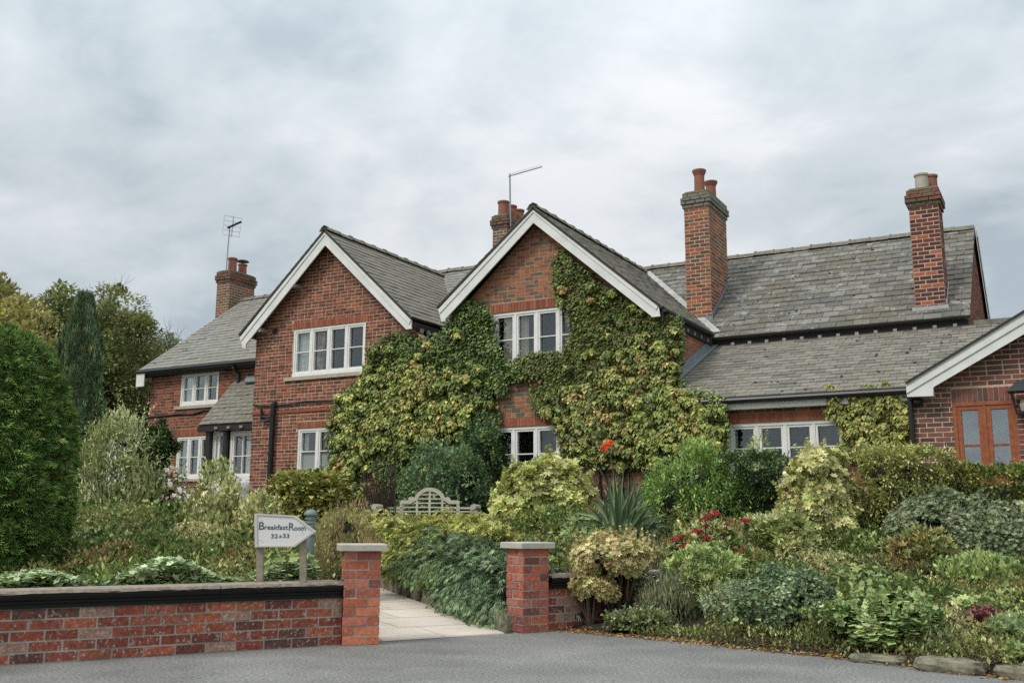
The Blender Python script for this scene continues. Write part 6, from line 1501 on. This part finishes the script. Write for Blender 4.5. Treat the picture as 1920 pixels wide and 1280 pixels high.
# ---- strap-leaved clump with red-hot pokers
def strap_plant():
    Y = 12.0; c = PD(1165, 990, Y); c[2] = gW(c); th = thing('poker_plant', c, 'dark strap-leaved clump with one orange-red flower above it', 'plant')
    tops = []
    for _ in range(110):
        x_ = rng.normal(1165, 62); x_ = min(max(x_, 1060), 1275); tops.append((x_, 872 + 95 * min(1, abs(x_ - 1165) / 85) ** 1.4 + rng.uniform(0, 46)))
    for i, (x, y) in enumerate(tops):
        a = c + RH * rng.normal(0, .10) + FH * rng.normal(0, .1); b = PD(x, y, Y + rng.normal(0, .25)); b[2] = max(b[2], c[2] + .1); m = (a * .55 + b * .45) + (0, 0, .16 + .34 * abs(x - 1165) / 90)
        pts = [(1 - t) ** 2 * a + 2 * t * (1 - t) * m + t * t * b for t in np.linspace(0, 1, 6)]; side = unit(np.cross(b - a, FH)[None])[0]; wd = [.017, .020, .019, .015, .009, .001]
        V = []; 
        for p, w_ in zip(pts, wd): V += [p - side * w_, p + FH * .006, p + side * w_]
        F = [(3 * j + k, 3 * j + k + 1, 3 * j + k + 4, 3 * j + k + 3) for j in range(5) for k in range(2)]
        cc = palcol(((70, 92, 66), (88, 108, 80), (56, 76, 56), (120, 132, 104)), 1, .2); mk('leaf', V, F, LEAF, th, cols=np.repeat(cc, len(V), 0))
    p = PD(1141, 832, Y); m = MB(); m.tube([c, c + (0, 0, .5), p], [.009, .008, .006], 5); m.build('stem', TWIG, th)
    for dx, dy, s_ in ((0, 0, .055), (-11, 8, .045)):
        q = PD(1143 + dx, 832 + dy, Y); n = 60; O = rdir(n); V, F, k = scatter('oval', q + O * .012, O, rdir(n), s_ * rng.uniform(.7, 1.1, n))
        mk('flower', V, F, PETAL, th, cols=np.repeat(palcol(((226, 84, 58), (206, 70, 52), (232, 110, 78)), n, .12), k, 0))
strap_plant()
# ---- red hydrangea
def hydrangea():
    Y = 10.5; th, c, cen, rad = plant('hydrangea', 'hydrangea with dark red flower heads and reddening leaves', 'shrub', 1250, 1405, 985, Y, 'oval', .085, 1500, ((112, 132, 82), (134, 148, 96), (156, 150, 104), (176, 104, 84, .7), (96, 116, 70)), ncl=40, rcl=.12, mode='flat', stems=8, core=.6)
    for x, y, r in ((1338, 964, 26), (1324, 973, 18), (1324, 986, 13), (1309, 997, 22), (1324, 1008, 18), (1363, 983, 10), (1397, 976, 18), (1267, 1011, 21), (1283, 1025, 20), (1280, 1004, 9)):
        q = PD(x, y, Y - .32); R_ = r / 2 * Y / FOC * .95; n = 110; O = rdir(n); O[:, 2] = np.abs(O[:, 2]) * .8 - .15; P = q + O * np.array([1, 1, .7]) * R_
        V, F, k = scatter('lobed', P, rdir(n), O + rdir(n) * .4, .020); mk('flower_head', V, F, PETAL, th, cols=np.repeat(palcol(((150, 44, 56), (126, 36, 48), (172, 64, 72), (108, 34, 44)), n, .2), k, 0))
        m = MB(); m.tube([q, q - (0, 0, .2) + FH * .1], .005, 4); m.build('stem', TWIG, th)
hydrangea()
# loose tall stems in front of the low white window
hp('fennel', 'wispy light green stems against the low white window', 1392, 1460, 818, 14.6, ((128, 146, 96), (146, 160, 112)), 1500, 'needle', .11, mode='up', core=.3, cat='plant', ncl=26, rcl=.12)

# ------------------------------------------------------------------ climbers on the walls
def creeper(name, label, poly, v, pal, n_leaf, size, thick, clump_pal, n_cl, cl_r, tm='heart', n_cleaf=120, clv=.2, clump_poly=None, cat='creeper', u=None, stemsn=10):
    xs_ = [p[0] for p in poly]; ys_ = [p[1] for p in poly]
    cs = np.array([PV(x, y, v) for x, y in poly]); x0, x1, z0, z1 = cs[:, 0].min(), cs[:, 0].max(), cs[:, 2].min(), cs[:, 2].max()
    def sample(n, pg, jit=5):
        out = np.zeros((0, 3))
        while len(out) < n:
            P = np.stack([rng.uniform(x0, x1, n * 2), np.full(n * 2, v), rng.uniform(max(z0, .4), z1, n * 2)], 1); q = prj(P) + rng.normal(0, jit, (n * 2, 2)); out = np.concatenate([out, P[inpoly(q, pg)]])
        return out[:n]
    base = np.array([cs[:, 0].mean(), v, .55]); th = thing(name, base, label, cat)
    L_ = []
    P = sample(n_leaf, poly); n = len(P)
    wave = .5 + .5 * np.sin(P[:, 0] * 3.7 + 1.3 * np.sin(P[:, 2] * 2.9)) * np.sin(P[:, 2] * 4.3 + P[:, 0])
    P[:, 1] -= .02 + thick * (.35 + .65 * wave) * rng.uniform(.3, 1, n)
    O = np.tile(np.array([0, -1.0, .35]), (n, 1)); T, Nn = orient('down', O, n); T = T + rdir(n) * .45; V, F, k = scatter(tm, P, T, Nn, size * (1 + rng.normal(0, .25, n)).clip(.4, 1.8))
    cc_ = palcol(pal, n, .24); near_ = inpoly(prj(P) + rng.normal(0, 26, (n, 2)), clump_poly or poly); cc_ = np.where((near_ & (rng.uniform(0, 1, n) < .7))[:, None], palcol(clump_pal, n, .24), cc_)
    L_.append((V, F, np.repeat(cc_, k, 0)))
    mk('foliage', *L_[0][:2], LEAF, th, cols=L_[0][2], kind='stuff')
    if n_cl:
        C = sample(n_cl, clump_poly or poly, 14); k3 = n_cl // 9; C[:k3] = sample(k3, poly, 0); C[:, 1] -= thick * .8 + cl_r * .3 * rng.uniform(.3, 1.2, n_cl); m = n_cl * n_cleaf; idx = rng.integers(0, n_cl, m); O = rdir(m); O[:, 1] = -np.abs(O[:, 1]); O[:, 2] += .25; O = unit(O)
        rr = cl_r * rng.uniform(.6, 1.3, n_cl); P = C[idx] + O * (rr[idx] * rng.uniform(.6, 1.05, m))[:, None] * (1, .8, .8)
        T, Nn = orient('down', O, m); V, F, k = scatter(tm, P, T, Nn, size * 1.12 * (1 + rng.normal(0, .25, m)).clip(.4, 1.8)); mk('shoots', V, F, LEAF, th, cols=np.repeat(palcol(clump_pal, m, .3, idx, n_cl, clv), k, 0), kind='stuff')
    # woody mat behind the leaves, in the shade-dark colour of the cores
    P = sample(max(300, n_leaf // 4), poly, 0)
    for dx, dz in ((.28, 0), (-.28, 0), (0, .28), (0, -.28)): P = P[inpoly(prj(P + (dx, 0, dz)), poly)]
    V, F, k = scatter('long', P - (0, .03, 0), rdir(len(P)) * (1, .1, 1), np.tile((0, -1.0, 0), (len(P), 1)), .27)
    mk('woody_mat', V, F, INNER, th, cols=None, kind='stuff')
    mb = MB()
    for i in range(min(stemsn, len(P) // 2)):
        a = P[i].copy(); b = P[-1 - i]; a[2] = .5; lo_ = a; mb.tube([lo_ - (0, .05, 0), (lo_ + b) / 2 - (0, .08, 0) + rdir(1)[0] * .1, b - (0, .06, 0)], [.03, .02, .01], 5)
    mb.build('stem', BARK, th)
    IVY.append(poly)
IVL = [(843, 603), (868, 566), (885, 562), (905, 572), (925, 592), (932, 640), (945, 665), (963, 698), (955, 735), (925, 745), (940, 800), (935, 850), (930, 900), (900, 950), (740, 960), (715, 900), (690, 860), (660, 960), (612, 960), (628, 890), (622, 830), (628, 780), (645, 742), (690, 705), (700, 655), (745, 622), (790, 640), (835, 628)]
IVLc = [(650, 765), (685, 725), (735, 690), (830, 700), (880, 730), (880, 780), (850, 815), (740, 830), (690, 850), (680, 940), (645, 940), (642, 810)]
GRN = ((70, 90, 44), (86, 104, 50), (54, 72, 38), (102, 116, 58), (42, 56, 30))
YGR = ((134, 142, 76), (116, 128, 64), (152, 152, 88), (94, 110, 54), (70, 88, 44, 1.3), (148, 122, 76, .3))
creeper('creeper', 'creeper mass between the two gables, yellow-green over the left ground-floor window', IVL, VA, GRN, 34000, .053, .22, YGR, 330, .13, n_cleaf=75, clv=.26, clump_poly=IVLc)
IVR = [(1052, 470), (1078, 492), (1130, 536), (1185, 572), (1232, 592), (1282, 598), (1284, 640), (1274, 690), (1284, 730), (1290, 860), (1200, 880), (1060, 860), (1052, 800), (1040, 770), (1005, 765), (1003, 735), (1040, 722), (1020, 705), (965, 712), (955, 690), (990, 668), (1062, 664), (1078, 622), (1072, 590), (1048, 560), (1045, 510)]
IVRc = [(1140, 670), (1180, 640), (1240, 650), (1250, 700), (1275, 740), (1275, 860), (1200, 870), (1075, 850), (1065, 790), (1030, 762), (1070, 745), (1130, 715)]
creeper('creeper', 'dark glossy creeper climbing to the bargeboard right of the upper right window', IVR, VA, ((66, 82, 40), (80, 96, 46), (54, 68, 36), (98, 110, 56), (92, 70, 46, .5)), 46000, .052, .16, ((128, 134, 74), (110, 120, 62), (144, 142, 88), (92, 104, 54), (70, 86, 44, 1.5), (144, 114, 76, .5)), 260, .12, n_cleaf=65, clv=.26, clump_poly=IVRc)
IVX = [(1205, 760), (1240, 735), (1300, 728), (1340, 738), (1366, 762), (1370, 800), (1358, 870), (1200, 875)]
creeper('creeper', 'leafy end of creeper hanging over the lean-to gutter', IVX, LE_V + .1, GRN, 5000, .054, .2, YGR, 90, .12, n_cleaf=75, stemsn=3)
IVP = [(1552, 745), (1575, 728), (1640, 722), (1700, 728), (1706, 790), (1706, 856), (1584, 856), (1580, 790), (1556, 770)]
creeper('creeper', 'creeper patch between the low white window and the annexe downpipe', IVP, VC - .03, ((104, 116, 56), (124, 134, 68), (84, 96, 48)), 7000, .050, .12, ((128, 134, 72), (116, 124, 66), (144, 140, 86), (98, 108, 54)), 80, .11, n_cleaf=50, stemsn=4)
hp('laurel_shrub', 'blue-green leafy shrub against the creeper behind the bench', 740, 930, 838, 17.7, ((84, 112, 84), (104, 130, 98), (66, 92, 70), (122, 140, 100)), 9000, 'oval', .075, rcl=.25, stems=6)
hp('laurel_shrub', 'dark green shrub reaching the lowest left panes of the middle ground-floor window', 850, 955, 775, 18.3, ((66, 88, 58), (84, 108, 72), (50, 70, 48)), 4200, 'oval', .085, rcl=.22, stems=6, ry=.4)
hp('low_hedge', 'low mottled hedge under the left ground-floor window', 518, 650, 893, 16.6, ((138, 142, 80), (116, 124, 68), (156, 152, 92), (92, 100, 56)), 7000, 'heart', .075, rcl=.18, box=4, cat='hedge', ry=.5)
# twigs of dark woody growth left of the bench
mb = MB()
for i in range(90):
    a = PD(rng.uniform(690, 745), 975, 16.6); a[2] = .55; b = PD(rng.uniform(672, 748), rng.uniform(855, 940), 16.6 + rng.uniform(-.3, .2)); mb.tube([a, (a + b) / 2 + rdir(1)[0] * .06, b], [.012, .009, .004], 4)
tag(mb.build('dead_shrub', simple('dark_stems', S3(66, 54, 42), .95)), 'dark bare twiggy growth left of the bench', 'shrub')

flush_pieces()
print('objects', len(bpy.data.objects), 'tris', sum(len(p.vertices) - 2 for m_ in bpy.data.meshes for p in m_.polygons) if False else '')
S.cycles.samples = 64; S.cycles.use_denoising = False
S.cycles.max_bounces = 6; S.cycles.transparent_max_bounces = 12
